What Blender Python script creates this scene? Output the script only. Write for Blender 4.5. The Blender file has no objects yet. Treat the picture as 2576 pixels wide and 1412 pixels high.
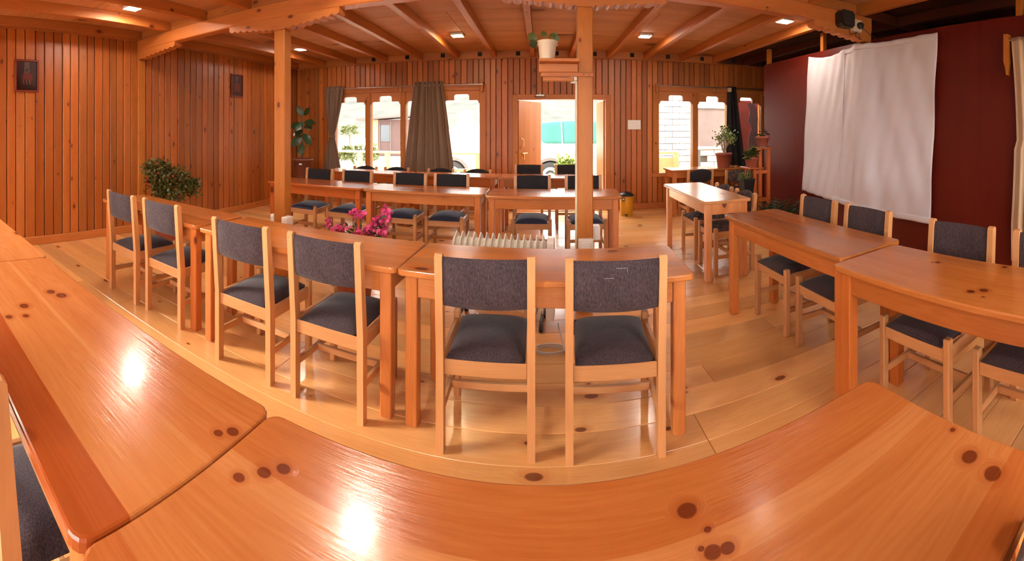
import bpy, math, random
from mathutils import Matrix, Vector
PI = math.pi
R = math.radians
rnd = random.Random(7)
SC = bpy.context.scene
COL = SC.collection

# ------------------------------------------------------------------ camera
# hand-held phone panorama: a cylindrical picture, 1040 px per radian, level
FPX, CX, CY = 1040.0, 1362.0, 323.0
cam_data = bpy.data.cameras.new('camera')
cam = bpy.data.objects.new('camera', cam_data)
COL.objects.link(cam)
cam.location = (0, 0, 1.42)
cam.rotation_euler = (R(90), 0, 0)
cam_data.type = 'PANO'
cam_data.panorama_type = 'CENTRAL_CYLINDRICAL'
cam_data.central_cylindrical_range_u_min = (0 - CX) / FPX
cam_data.central_cylindrical_range_u_max = (2576 - CX) / FPX
cam_data.central_cylindrical_range_v_min = (CY - 1412) / FPX
cam_data.central_cylindrical_range_v_max = CY / FPX
cam_data.central_cylindrical_radius = 1.0
cam_data.clip_start = 0.02
cam_data.clip_end = 1000
SC.camera = cam

# ------------------------------------------------------------------ sky, sun, exposure
world = bpy.data.worlds.new('sky')
SC.world = world
world.use_nodes = True
bg = world.node_tree.nodes['Background']
bg.inputs[0].default_value = (1.0, 0.97, 0.93, 1)
bg.inputs[1].default_value = 5.5
sun_data = bpy.data.lights.new('sun', 'SUN')
sun_data.energy = 5.0
sun_data.angle = R(14)
sun_data.color = (1.0, 0.93, 0.82)
sun = bpy.data.objects.new('sun', sun_data)
COL.objects.link(sun)
sun.rotation_euler = Vector((2.06, 0.75, -0.85)).to_track_quat('-Z', 'Y').to_euler()
SC.view_settings.view_transform = 'Standard'
SC.view_settings.look = 'None'
SC.view_settings.gamma = 1.0
SC.view_settings.use_curve_mapping = False
SC.view_settings.exposure = 1.0
cy = SC.cycles
cy.max_bounces = 5; cy.diffuse_bounces = 3; cy.glossy_bounces = 2; cy.transmission_bounces = 2; cy.transparent_max_bounces = 8
cy.caustics_reflective = False; cy.caustics_refractive = False
cy.use_adaptive_sampling = True; cy.adaptive_threshold = 0.3; cy.adaptive_min_samples = 16
LAMP = 100.0          # ceiling lamp emission

# ------------------------------------------------------------------ room measures (metres)
XL, XR, YF, YB = -4.76, 6.2, 7.08, -1.5
ZC = 2.75            # ceiling boards
ZJ = 2.635           # joist underside / top trim
BY = 3.25            # beam and column line
PX, PY1, PH = 3.30, 5.50, 2.40   # red partition

# ------------------------------------------------------------------ materials
MATS = {}
def nt(name):
    m = bpy.data.materials.new(name); m.use_nodes = True
    t = m.node_tree
    b = t.nodes['Principled BSDF']
    MATS[name] = m
    return m, t, b
def N(t, kind, **kw):
    n = t.nodes.new(kind)
    for k, v in kw.items():
        if k.startswith('i_'):
            key = k[2:]
            key = int(key) if key.isdigit() else key.replace('_', ' ')
            n.inputs[key].default_value = v
        else:
            setattr(n, k, v)
    return n
def L(t, a, b): t.links.new(a, b)
def mth(t, op, a, b=None, c=None, clamp=False):
    n = t.nodes.new('ShaderNodeMath'); n.operation = op; n.use_clamp = clamp
    for i, v in enumerate((a, b, c)):
        if v is None: continue
        if isinstance(v, (int, float)): n.inputs[i].default_value = v
        else: t.links.new(v, n.inputs[i])
    return n.outputs[0]
def mixc(t, fac, a, b, mode='MIX'):
    n = t.nodes.new('ShaderNodeMix'); n.data_type = 'RGBA'; n.blend_type = mode
    for sock, v in ((n.inputs[0], fac), (n.inputs[6], a), (n.inputs[7], b)):
        if isinstance(v, (int, float)): sock.default_value = v
        elif isinstance(v, tuple): sock.default_value = v if len(v) == 4 else v + (1,)
        else: t.links.new(v, sock)
    return n.outputs[2]
def mrange(t, v, a, b, c, d, smooth=True):
    n = t.nodes.new('ShaderNodeMapRange'); n.clamp = True
    n.interpolation_type = 'SMOOTHSTEP' if smooth else 'LINEAR'
    t.links.new(v, n.inputs[0])
    for i, x in enumerate((a, b, c, d)): n.inputs[i + 1].default_value = x
    return n.outputs[0]
def vmul(t, v, s):
    n = t.nodes.new('ShaderNodeVectorMath'); n.operation = 'MULTIPLY'
    t.links.new(v, n.inputs[0]); n.inputs[1].default_value = s
    return n.outputs[0]
def vadd(t, a, b):
    n = t.nodes.new('ShaderNodeVectorMath'); n.operation = 'ADD'
    t.links.new(a, n.inputs[0]); t.links.new(b, n.inputs[1])
    return n.outputs[0]

def wood(name, axis, dark, light, rough=0.35, knots=0.55, kscale=3.2, ksize=0.085, coat=0.0,
         grain=1.0, knotcol=(0.10, 0.018, 0.006), bump=0.0, contrast=1.0, spec=0.5, spots=(), rvar=0.0):
    # pine: streaky grain along one axis of the piece, pushed aside by knots
    m, t, b = nt(name)
    tc = N(t, 'ShaderNodeTexCoord'); oi = N(t, 'ShaderNodeObjectInfo')
    sp = N(t, 'ShaderNodeSeparateXYZ'); L(t, tc.outputs['Object'], sp.inputs[0])
    oth = [i for i in range(3) if i != axis]
    along = sp.outputs[axis]
    across = mth(t, 'ADD', sp.outputs[oth[0]], sp.outputs[oth[1]])
    u = mth(t, 'MULTIPLY_ADD', oi.outputs['Random'], 41.0, along)
    w = mth(t, 'MULTIPLY_ADD', oi.outputs['Random'], 23.7, across)
    core = halo = None
    if knots > 0:
        kv = N(t, 'ShaderNodeCombineXYZ'); L(t, mth(t, 'MULTIPLY', u, 0.55), kv.inputs[0]); L(t, w, kv.inputs[1])
        vo = N(t, 'ShaderNodeTexVoronoi', feature='F1', voronoi_dimensions='2D', i_Scale=kscale)
        L(t, kv.outputs[0], vo.inputs['Vector'])
        sep = N(t, 'ShaderNodeSeparateColor'); L(t, vo.outputs['Color'], sep.inputs[0])
        gate = mth(t, 'LESS_THAN', sep.outputs[0], knots)
        size = mth(t, 'MULTIPLY_ADD', mth(t, 'POWER', sep.outputs[1], 2.0), ksize * 1.0, ksize * 0.3)
        rel = mth(t, 'DIVIDE', vo.outputs['Distance'], size)
        core = mth(t, 'MULTIPLY', mrange(t, rel, 0.75, 1.1, 1, 0), gate)
        halo = mth(t, 'MULTIPLY', mrange(t, rel, 0.9, 2.6, 1, 0), gate)
    for (sx, sy, r) in spots:
        d = mth(t, 'SQRT', mth(t, 'ADD', mth(t, 'POWER', mth(t, 'MULTIPLY', mth(t, 'SUBTRACT', along, sx), 0.85), 2.0),
                               mth(t, 'POWER', mth(t, 'SUBTRACT', sp.outputs[oth[0]], sy), 2.0)))
        c1_ = mrange(t, d, r * .8, r * 1.08, 1, 0); h1_ = mrange(t, d, r, r * 2.3, 1, 0)
        core = c1_ if core is None else mth(t, 'MAXIMUM', core, c1_)
        halo = h1_ if halo is None else mth(t, 'MAXIMUM', halo, h1_)
    gv = N(t, 'ShaderNodeCombineXYZ'); L(t, mth(t, 'MULTIPLY', u, 0.07), gv.inputs[0])
    L(t, mth(t, 'MULTIPLY_ADD', halo, 0.05, w) if halo is not None else w, gv.inputs[1])
    n1 = N(t, 'ShaderNodeTexNoise', noise_dimensions='2D', i_Scale=85.0 * grain, i_Detail=3.0, i_Roughness=0.6); L(t, gv.outputs[0], n1.inputs['Vector'])
    n2 = N(t, 'ShaderNodeTexNoise', noise_dimensions='2D', i_Scale=9.0 * grain, i_Detail=2.0, i_Roughness=0.5); L(t, gv.outputs[0], n2.inputs['Vector'])
    ring = mth(t, 'MULTIPLY_ADD', mth(t, 'SINE', mth(t, 'MULTIPLY', n2.outputs[0], 95.0)), 0.5, 0.5)
    f = mth(t, 'ADD', mth(t, 'MULTIPLY', n1.outputs[0], 0.45 * contrast),
            mth(t, 'ADD', mth(t, 'MULTIPLY', n2.outputs[0], 0.80 * contrast), mth(t, 'MULTIPLY', ring, 0.16 * contrast)))
    f = mth(t, 'SUBTRACT', f, 0.705 * contrast - 0.5, clamp=True)
    col = mixc(t, f, dark, light)
    if halo is not None:
        col = mixc(t, mth(t, 'MULTIPLY', halo, 0.40), col, (dark[0] * .85, dark[1] * .6, dark[2] * .5))
        col = mixc(t, mth(t, 'MULTIPLY', core, 0.88), col, knotcol)
    col = mixc(t, 1.0, col, oi.outputs['Color'], 'MULTIPLY')
    L(t, col, b.inputs['Base Color'])
    b.inputs['Roughness'].default_value = rough
    if rvar: L(t, mth(t, 'MULTIPLY_ADD', n1.outputs[0], rvar, rough - rvar / 2), b.inputs['Roughness'])
    b.inputs['Specular IOR Level'].default_value = spec
    if coat:
        b.inputs['Coat Weight'].default_value = coat
        b.inputs['Coat Roughness'].default_value = 0.12
    if bump:
        bp = N(t, 'ShaderNodeBump', i_Strength=bump, i_Distance=0.01)
        L(t, n1.outputs[0], bp.inputs['Height']); L(t, bp.outputs[0], b.inputs['Normal'])
    return m

def plain(name, col, rough=0.5, metal=0.0, spec=0.5, noise=0.0, nscale=20.0, bump=0.0, tint=False, trans=0.0):
    m, t, b = nt(name)
    b.inputs['Roughness'].default_value = rough
    b.inputs['Metallic'].default_value = metal
    b.inputs['Specular IOR Level'].default_value = spec
    tc = N(t, 'ShaderNodeTexCoord')
    n = N(t, 'ShaderNodeTexNoise', i_Scale=nscale, i_Detail=3.0)
    L(t, tc.outputs['Object'], n.inputs['Vector'])
    c = mixc(t, n.outputs[0], tuple(x * (1 - noise) for x in col), tuple(min(1, x * (1 + noise)) for x in col))
    if tint:
        oi = N(t, 'ShaderNodeObjectInfo')
        c = mixc(t, 1.0, c, oi.outputs['Color'], 'MULTIPLY')
    L(t, c, b.inputs['Base Color'])
    if bump:
        bp = N(t, 'ShaderNodeBump', i_Strength=bump, i_Distance=0.01)
        L(t, n.outputs[0], bp.inputs['Height']); L(t, bp.outputs[0], b.inputs['Normal'])
    if trans:
        tr = N(t, 'ShaderNodeBsdfTranslucent'); L(t, c, tr.inputs[0])
        mx = N(t, 'ShaderNodeMixShader', i_Fac=trans)
        L(t, b.outputs[0], mx.inputs[1]); L(t, tr.outputs[0], mx.inputs[2])
        L(t, mx.outputs[0], t.nodes['Material Output'].inputs[0])
    return m

PINE_D, PINE_L = (0.40, 0.115, 0.028), (0.68, 0.27, 0.085)
wood('wall_pine', 2, (0.3480, 0.0775, 0.0112), (0.5160, 0.1612, 0.0294), rough=0.42, bump=0, knots=0.42, kscale=5.0, ksize=0.075)
wood('beam_pine_x', 0, (0.4032, 0.1064, 0.0199), (0.5904, 0.2052, 0.0459), rough=0.5, bump=0, knots=0.35, ksize=0.07, kscale=4.0)
wood('beam_pine_y', 1, (0.4032, 0.1064, 0.0199), (0.5904, 0.2052, 0.0459), rough=0.5, bump=0, knots=0.35, ksize=0.07, kscale=4.0)
wood('post_pine', 2, (0.3629, 0.1008, 0.0139), (0.5322, 0.1897, 0.0347), rough=0.4, bump=0, knots=0.4, ksize=0.08, kscale=4.5, spec=0.3)
wood('floor_pine', 0, (0.6696, 0.2838, 0.0840), (0.9021, 0.4988, 0.2000), rough=0.26, knots=0.45, kscale=3.6, ksize=0.075, coat=0.2, bump=0, contrast=.75, knotcol=(0.16, 0.035, 0.012))
TABLE_PINE = dict(dark=(0.40, 0.110, 0.022), light=(0.585, 0.235, 0.070), rough=0.22, knots=0.3, kscale=3.2, ksize=0.075, coat=0.25, bump=0.08, contrast=.8, knotcol=(0.13, 0.020, 0.006), rvar=0.08)
wood('table_pine', 0, **TABLE_PINE)
wood('table_leg_pine', 2, (0.4864, 0.1288, 0.0260), (0.6840, 0.2650, 0.0765), rough=0.3, knots=0.35, ksize=0.08, bump=0, kscale=4.0)
wood('chair_beech_x', 0, (0.5082, 0.2114, 0.0716), (0.6829, 0.3524, 0.1497), rough=0.4, knots=0.0, contrast=0.8, bump=0)
wood('chair_beech_y', 1, (0.5082, 0.2114, 0.0716), (0.6829, 0.3524, 0.1497), rough=0.4, knots=0.0, contrast=0.8, bump=0)
wood('chair_beech_z', 2, (0.5082, 0.2114, 0.0716), (0.6829, 0.3524, 0.1497), rough=0.4, knots=0.0, contrast=0.8, bump=0)
wood('red_veneer', 2, (0.0864, 0.0065, 0.0029), (0.1368, 0.0115, 0.0050), rough=0.42, knots=0.0, contrast=0.8, bump=0, spec=.3)
wood('plywood', 0, (0.44, 0.185, 0.075), (0.72, 0.34, 0.15), rough=0.7, bump=0, knots=0.5, kscale=0.9, ksize=0.2,
     knotcol=(0.22, 0.09, 0.035), spec=0.2, grain=0.6)
NEAR_KNOTS = [(-.63, .06, .011), (-.60, .10, .013), (-.575, .13, .013), (.15, .15, .016), (.17, .105, .006), (.148, .08, .005), (.163, .068, .013), (.187, .064, .011), (.625, -.10, .016), (.612, -.16, .017), (.67, -.03, .006)]
LEFT_KNOTS = [(.66, .11, .010), (.68, .135, .013), (-.18, -.045, .018), (-.11, -.125, .013), (-.10, -.065, .012), (-.22, .125, .022), (-.27, .10, .018)]
RIGHT_KNOTS = [(.29, -.115, .013), (.31, -.10, .006), (-.03, .125, .016), (-.072, .088, .018), (-.033, -.21, .012), (-.10, .15, .006), (-.25, .02, .015)]
TP = TABLE_PINE
wood('table_pine_near', 0, spots=NEAR_KNOTS, **dict(TP, knots=0.0))
wood('table_pine_left', 0, spots=LEFT_KNOTS, **dict(TP, knots=0.0))
wood('table_pine_right', 0, spots=RIGHT_KNOTS, **dict(TP, knots=0.0))
plain('lamp_rim', (0.75, 0.7, 0.66), 0.5)
plain('white_plastic', (0.78, 0.74, 0.68), 0.35)
plain('heater_enamel', (0.70, 0.66, 0.56), 0.3)
plain('black_plastic', (0.012, 0.012, 0.013), 0.4)
plain('brass', (0.75, 0.50, 0.22), 0.28, metal=1.0)
plain('steel', (0.55, 0.50, 0.46), 0.3, metal=1.0)
plain('terracotta', (0.34, 0.085, 0.045), 0.6, noise=0.15)
plain('terracotta_brown', (0.20, 0.060, 0.035), 0.5, noise=0.15)
plain('cream_plastic', (0.66, 0.52, 0.38), 0.4)
plain('black_pot', (0.012, 0.014, 0.018), 0.35)
plain('soil', (0.035, 0.02, 0.012), 0.95, noise=0.4, nscale=60)
plain('leaf_dark', (0.018, 0.040, 0.012), 0.35, noise=0.5, nscale=9, tint=True)
plain('leaf_mid', (0.080, 0.095, 0.018), 0.4, noise=0.6, nscale=14, tint=True)
plain('leaf_olive', (0.115, 0.095, 0.020), 0.4, noise=0.7, nscale=14, tint=True)
plain('leaf_bright', (0.22, 0.30, 0.06), 0.45, noise=0.5, nscale=9, tint=True)
plain('stem_brown', (0.14, 0.08, 0.04), 0.8, noise=0.3)
plain('stem_pale', (0.45, 0.34, 0.26), 0.7, noise=0.3)
plain('petal_pink', (0.68, 0.065, 0.22), 0.55, noise=0.45, nscale=40)
plain('berry_red', (0.62, 0.02, 0.015), 0.35)
plain('bin_yellow', (0.62, 0.30, 0.015), 0.4)
plain('scuff_grey', (0.30, 0.25, 0.25), 0.8)
plain('paper', (0.80, 0.76, 0.70), 0.8)
plain('sheet_cloth', (0.64, 0.60, 0.64), 0.85, noise=0.03, nscale=400, bump=0.05, spec=0.2)
plain('curtain_taupe', (0.24, 0.150, 0.105), 0.85, noise=0.12, nscale=220, bump=0.1, spec=0.2, trans=0.12)
plain('curtain_beige', (0.62, 0.45, 0.30), 0.85, noise=0.1, nscale=220, bump=0.1, spec=0.2, trans=0.15)
plain('curtain_black', (0.022, 0.020, 0.022), 0.8, noise=0.6, nscale=18, spec=0.3)
plain('picture_frame', (0.20, 0.03, 0.02), 0.3)
plain('dark_felt', (0.015, 0.01, 0.008), 0.9)
plain('white_paint', (0.85, 0.85, 0.84), 0.35)
plain('car_paint', (0.86, 0.86, 0.85), 0.25)
plain('rubber', (0.03, 0.03, 0.03), 0.7)
plain('car_glass', (0.05, 0.06, 0.07), 0.1)
plain('car_glass_pale', (0.62, 0.64, 0.65), 0.15)
plain('grey_trim', (0.14, 0.13, 0.12), 0.6)
plain('ground_earth', (0.62, 0.57, 0.48), 0.95, noise=0.25, nscale=3)
plain('hill_green', (0.046, 0.049, 0.040), 0.95, noise=0.8, nscale=0.30)
plain('hut_brown', (0.075, 0.040, 0.036), 0.8, noise=0.2)
plain('hut_cream', (0.30, 0.20, 0.12), 0.8, noise=0.1)
plain('hut_roof', (0.10, 0.075, 0.065), 0.8, noise=0.2)
plain('rail_timber', (0.72, 0.50, 0.26), 0.7, noise=0.15, tint=True)
plain('net_turquoise', (0.020, 0.105, 0.090), 0.8, noise=0.1)
plain('block_white', (0.78, 0.76, 0.72), 0.9, noise=0.08, nscale=12, tint=True)
plain('mortar', (0.09, 0.08, 0.07), 0.95)
plain('plaster_pink', (0.14, 0.098, 0.085), 0.9, noise=0.3, nscale=3)
plain('board_maroon', (0.22, 0.05, 0.04), 0.8, noise=0.3, nscale=4)
plain('torn_film', (0.45, 0.30, 0.30), 0.5, noise=0.2, nscale=12, trans=0.35)
plain('cable', (0.55, 0.50, 0.44), 0.5)
plain('cable_dark', (0.06, 0.02, 0.015), 0.5)
plain('back_plaster', (0.16, 0.035, 0.008), 0.8, noise=0.1)

def fabric(name, c0, c1):
    m, t, b = nt(name)
    tc = N(t, 'ShaderNodeTexCoord')
    a = N(t, 'ShaderNodeTexNoise', i_Scale=260.0, i_Detail=2.0)
    L(t, vmul(t, tc.outputs['Object'], (1, 1, 0.25)), a.inputs['Vector'])
    d = N(t, 'ShaderNodeTexNoise', i_Scale=9.0, i_Detail=2.0)
    L(t, tc.outputs['Object'], d.inputs['Vector'])
    f = mrange(t, mth(t, 'ADD', mth(t, 'MULTIPLY', a.outputs[0], 0.8), mth(t, 'MULTIPLY', d.outputs[0], 0.2)), 0.35, 0.65, 0, 1, False)
    L(t, mixc(t, f, c0, c1), b.inputs['Base Color'])
    b.inputs['Roughness'].default_value = 0.85
    b.inputs['Specular IOR Level'].default_value = 0.25
    b.inputs['Sheen Weight'].default_value = 0.25
    b.inputs['Sheen Roughness'].default_value = 0.4
    bp = N(t, 'ShaderNodeBump', i_Strength=0.25, i_Distance=0.004)
    L(t, a.outputs[0], bp.inputs['Height']); L(t, bp.outputs[0], b.inputs['Normal'])
fabric('fabric_charcoal', (0.030, 0.0195, 0.022), (0.083, 0.056, 0.062))
fabric('fabric_navy', (0.030, 0.036, 0.065), (0.060, 0.072, 0.125))
fabric('fabric_black', (0.012, 0.010, 0.012), (0.030, 0.026, 0.030))
def floral(name):
    m, t, b = nt(name)
    tc = N(t, 'ShaderNodeTexCoord')
    a = N(t, 'ShaderNodeTexNoise', i_Scale=26.0, i_Detail=4.0, i_Roughness=0.7)
    L(t, tc.outputs['Object'], a.inputs['Vector'])
    cr = N(t, 'ShaderNodeValToRGB')
    e = cr.color_ramp.elements
    e[0].position = 0.38; e[0].color = (0.018, 0.014, 0.016, 1)
    e[1].position = 0.50; e[1].color = (0.06, 0.055, 0.05, 1)
    for pos, c in ((0.56, (0.16, 0.05, 0.06, 1)), (0.62, (0.05, 0.06, 0.05, 1)), (0.70, (0.30, 0.22, 0.22, 1))):
        x = e.new(pos); x.color = c
    L(t, a.outputs[0], cr.inputs[0]); L(t, cr.outputs[0], b.inputs['Base Color'])
    b.inputs['Roughness'].default_value = 0.85
floral('fabric_floral')

def glass(name):
    m, t, b = nt(name)
    t.nodes.remove(b)
    tr = N(t, 'ShaderNodeBsdfTransparent'); gl = N(t, 'ShaderNodeBsdfGlossy', i_Roughness=0.03)
    lw = N(t, 'ShaderNodeFresnel', i_IOR=1.3)
    mx = N(t, 'ShaderNodeMixShader')
    L(t, lw.outputs[0], mx.inputs[0]); L(t, tr.outputs[0], mx.inputs[1]); L(t, gl.outputs[0], mx.inputs[2])
    L(t, mx.outputs[0], t.nodes['Material Output'].inputs[0])
glass('window_glass')
def emit(name, col, s):
    m, t, b = nt(name)
    b.inputs['Base Color'].default_value = (0.9, 0.9, 0.9, 1)
    b.inputs['Emission Color'].default_value = col + (1,)
    b.inputs['Emission Strength'].default_value = s
emit('lamp_white', (1.0, 0.86, 0.70), LAMP)
emit('lamp_dim', (1.0, 0.86, 0.70), 10.0)
emit('lamp_fill', (1.0, 0.86, 0.70), 190.0)  # stronger glow for the fill lamps added behind the camera
emit('lamp_mid', (1.0, 0.86, 0.70), 170.0)
emit('lamp_warm', (1.0, 0.74, 0.40), LAMP)

# ------------------------------------------------------------------ mesh helpers
class MB:
    def __init__(s): s.v = []; s.f = []; s.sm = []
    def add(s, vs, fs, smooth=False, M=None):
        o = len(s.v)
        s.v += [tuple(M @ Vector(p)) if M is not None else tuple(p) for p in vs]
        s.f += [tuple(i + o for i in f) for f in fs]
        s.sm += [smooth] * len(fs)
        return s
    def box(s, x0, x1, y0, y1, z0, z1, M=None):
        vs = [(x, y, z) for x in (x0, x1) for y in (y0, y1) for z in (z0, z1)]
        return s.add(vs, [(0, 1, 3, 2), (4, 6, 7, 5), (0, 4, 5, 1), (2, 3, 7, 6), (0, 2, 6, 4), (1, 5, 7, 3)], False, M)
    def cbox(s, x0, x1, y0, y1, z0, z1, c=0.004, M=None):
        lo, hi = (x0, y0, z0), (x1, y1, z1)
        vs = []; idx = {}
        for sx in (0, 1):
            for sy in (0, 1):
                for sz in (0, 1):
                    S = (sx, sy, sz)
                    for a in range(3):
                        p = [hi[i] if S[i] else lo[i] for i in range(3)]
                        for i in range(3):
                            if i != a: p[i] += -c if S[i] else c
                        idx[(S, a)] = len(vs); vs.append(tuple(p))
        fs = []
        for a in range(3):
            b, d = (a + 1) % 3, (a + 2) % 3
            for sa in (0, 1):
                q = []
                for sb, sd in ((0, 0), (1, 0), (1, 1), (0, 1)):
                    S = [0, 0, 0]; S[a] = sa; S[b] = sb; S[d] = sd
                    q.append(idx[(tuple(S), a)])
                fs.append(tuple(q) if sa else tuple(q[::-1]))
            for sb in (0, 1):
                for sd in (0, 1):
                    S0 = [0, 0, 0]; S0[b] = sb; S0[d] = sd; S1 = list(S0); S1[a] = 1
                    S0 = tuple(S0); S1 = tuple(S1)
                    q = (idx[(S0, b)], idx[(S1, b)], idx[(S1, d)], idx[(S0, d)])
                    fs.append(q if sb != sd else q[::-1])
        for sx in (0, 1):
            for sy in (0, 1):
                for sz in (0, 1):
                    S = (sx, sy, sz); q = tuple(idx[(S, a)] for a in range(3))
                    fs.append(q if (sx + sy + sz) % 2 else q[::-1])
        return s.add(vs, fs, False, M)
    def prism(s, poly, h0, h1, axis=1, M=None, smooth=False):
        # poly in the two other axes (in order), extruded along axis from h0 to h1
        n = len(poly); vs = []
        for h in (h0, h1):
            for a, b in poly:
                p = [0, 0, 0]; o = [i for i in range(3) if i != axis]
                p[axis] = h; p[o[0]] = a; p[o[1]] = b; vs.append(tuple(p))
        area = sum(poly[i][0] * poly[(i + 1) % n][1] - poly[(i + 1) % n][0] * poly[i][1] for i in range(n))
        ccw = area > 0
        if axis == 1: ccw = not ccw
        f0 = tuple(range(n)); f1 = tuple(range(n, 2 * n))
        fs = [f0[::-1] if ccw else f0, f1 if ccw else f1[::-1]]
        for i in range(n):
            j = (i + 1) % n
            q = (i, j, n + j, n + i)
            fs.append(q if ccw else q[::-1])
        return s.add(vs, fs, smooth, M)
    def tube(s, a, b, r0, r1=None, n=12, caps=True, smooth=True, M=None):
        if r1 is None: r1 = r0
        a = Vector(a); b = Vector(b); d = (b - a).normalized()
        u = d.orthogonal().normalized(); w = d.cross(u)
        vs = []
        for p, r in ((a, r0), (b, r1)):
            for i in range(n):
                t = 2 * PI * i / n
                vs.append(tuple(p + u * (r * math.cos(t)) + w * (r * math.sin(t))))
        fs = [(i, (i + 1) % n, n + (i + 1) % n, n + i) for i in range(n)]
        s.add(vs, fs, smooth, M)
        if caps:
            s.add(vs[:n], [tuple(range(n))[::-1]], False, M); s.add(vs[n:], [tuple(range(n))], False, M)
        return s
    def path(s, pts, r, n=8, M=None):
        for a, b in zip(pts[:-1], pts[1:]): s.tube(a, b, r, r, n, True, True, M)
        return s
    def lathe(s, prof, n=24, M=None, smooth=True, rx=1.0, ry=1.0):
        vs = []; m = len(prof)
        for r, z in prof:
            for i in range(n):
                t = 2 * PI * i / n; vs.append((r * rx * math.cos(t), r * ry * math.sin(t), z))
        fs = [(k * n + i, k * n + (i + 1) % n, (k + 1) * n + (i + 1) % n, (k + 1) * n + i) for k in range(m - 1) for i in range(n)]
        s.add(vs, fs, smooth, M)
        if prof[0][0] > 1e-6: s.add(vs[:n], [tuple(range(n))[::-1]], False, M)
        if prof[-1][0] > 1e-6: s.add(vs[-n:], [tuple(range(n))], False, M)
        return s
    def grid(s, fn, nu, nv, smooth=True, M=None, wrap=False):
        vs = [fn(i / nu, j / nv) for j in range(nv + 1) for i in range(nu + 1)]
        fs = [(j * (nu + 1) + i, j * (nu + 1) + i + 1, (j + 1) * (nu + 1) + i + 1, (j + 1) * (nu + 1) + i) for j in range(nv) for i in range(nu)]
        return s.add(vs, fs, smooth, M)
    def ball(s, c, r, n=8, M=None):
        prof = [(r * math.sin(PI * k / (n // 2 + 1)), -r * math.cos(PI * k / (n // 2 + 1))) for k in range(n // 2 + 2)]
        return s.lathe([(max(p, 1e-7), z) for p, z in prof], n, Matrix.Translation(c) if M is None else M @ Matrix.Translation(c))
    def leaf(s, base, d, side, ln, wd, curl=0.15):
        base = Vector(base); d = Vector(d).normalized(); side = Vector(side)
        side = (side - d * side.dot(d))
        side = side.normalized() if side.length > 1e-4 else d.orthogonal().normalized()
        up = side.cross(d)
        P = lambda t, w, h: tuple(base + d * (t * ln) + side * (w * wd) + up * (h * ln))
        vs = [P(0, 0, 0), P(.3, -.42, -.02), P(.3, 0, .05), P(.3, .42, -.02), P(.65, -.46, -curl * .5), P(.65, 0, -curl * .35), P(.65, .46, -curl * .5), P(1, 0, -curl)]
        return s.add(vs, [(0, 2, 1), (0, 3, 2), (1, 2, 5, 4), (2, 3, 6, 5), (4, 5, 7), (5, 6, 7)], True)
    def mesh(s, name):
        me = bpy.data.meshes.new(name)
        me.from_pydata(s.v, [], s.f)
        me.polygons.foreach_set('use_smooth', s.sm)
        me.update()
        return me
    def build(s, name, mat, parent=None, color=None, loc=None, rot=None):
        return mk(name, s.mesh(name), mat, parent, color, loc, rot)

def mk(name, me, mat, parent=None, color=None, loc=None, rot=None):
    if mat and not me.materials: me.materials.append(MATS[mat])
    o = bpy.data.objects.new(name, me); COL.objects.link(o)
    if parent is not None: o.parent = parent
    if color: o.color = (color[0], color[1], color[2], 1)
    if loc: o.location = loc
    if rot: o.rotation_euler = rot
    return o
def tag(o, label=None, cat=None, group=None, kind=None):
    if label: o['label'] = label
    if cat: o['category'] = cat
    if group: o['group'] = group
    if kind: o['kind'] = kind
    return o
def empty(name, loc=(0, 0, 0), rz=0.0):
    o = bpy.data.objects.new(name, None); COL.objects.link(o)
    o.location = loc; o.rotation_euler = (0, 0, rz); o.empty_display_size = 0.1
    return o
def copy_tree(o, parent=None):
    c = o.copy(); COL.objects.link(c)
    if parent is not None: c.parent = parent
    for ch in o.children: copy_tree(ch, c)
    return c
def tint(lo=0.82, hi=1.12, warm=0.06, g=rnd):
    k = g.uniform(lo, hi); w = g.uniform(-warm, warm)
    return (k, k * (1 - w * 0.6), k * (1 - w * 1.6))
def solid(o, th):
    md = o.modifiers.new('thickness', 'SOLIDIFY'); md.thickness = th; md.offset = 0
    return o

# ================================================================== THE SETTING
# ---- floor: sub floor and boards running along X
floor = MB().box(XL, XR, YB, YF, -0.10, -0.024).build('floor', 'plywood')
tag(floor, kind='structure')
BW = 0.19
row = 0; y = YB
lens = [2.4, 3.05, 3.6, 4.2]
fl_mesh = {}
while y < YF - 0.01:
    w = min(BW, YF - y)
    x = XL; first = True
    while x < XR - 0.02:
        ln = rnd.choice(lens) if not first else rnd.choice([1.3, 1.9, 2.6, 3.3, 4.0])
        first = False
        if XR - (x + ln) < 0.8: ln = XR - x
        key = (round(ln, 2), round(w, 2))
        if key not in fl_mesh:
            fl_mesh[key] = MB().cbox(-ln / 2 + .001, ln / 2 - .001, -w / 2 + .0012, w / 2 - .0012, -.024, 0, .0022).mesh('floor_board')
        mk('floor_board', fl_mesh[key], 'floor_pine', floor, tint(0.80, 1.12, 0.10), (x + ln / 2, y + w / 2, 0))
        x += ln
    y += w; row += 1

# ---- walls
W1 = (-3.90, -1.00, 0.62, 2.13)      # window 1 in the far wall: x0 x1 z0 z1
W2 = (2.00, 4.20, 0.62, 2.13)
D1 = (-0.45, 1.14, 0.0, 1.95)
def wall_with_holes(name, along, fixed0, fixed1, a0, a1, z0, z1, holes, mat):
    m = MB()
    cuts = sorted(holes)
    def seg(p, q, za, zb):
        if q - p < 1e-4 or zb - za < 1e-4: return
        if along == 'x': m.box(p, q, fixed0, fixed1, za, zb)
        else: m.box(fixed0, fixed1, p, q, za, zb)
    cur = a0
    for (p, q, za, zb) in cuts:
        seg(cur, p, z0, z1); seg(p, q, z0, za); seg(p, q, zb, z1); cur = q
    seg(cur, a1, z0, z1)
    return tag(m.build(name, mat), kind='structure')
wall_far = wall_with_holes('wall_far', 'x', YF, YF + 0.12, XL - .12, XR + .12, -0.1, 2.9, [W1, D1, W2], 'back_plaster')
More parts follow.
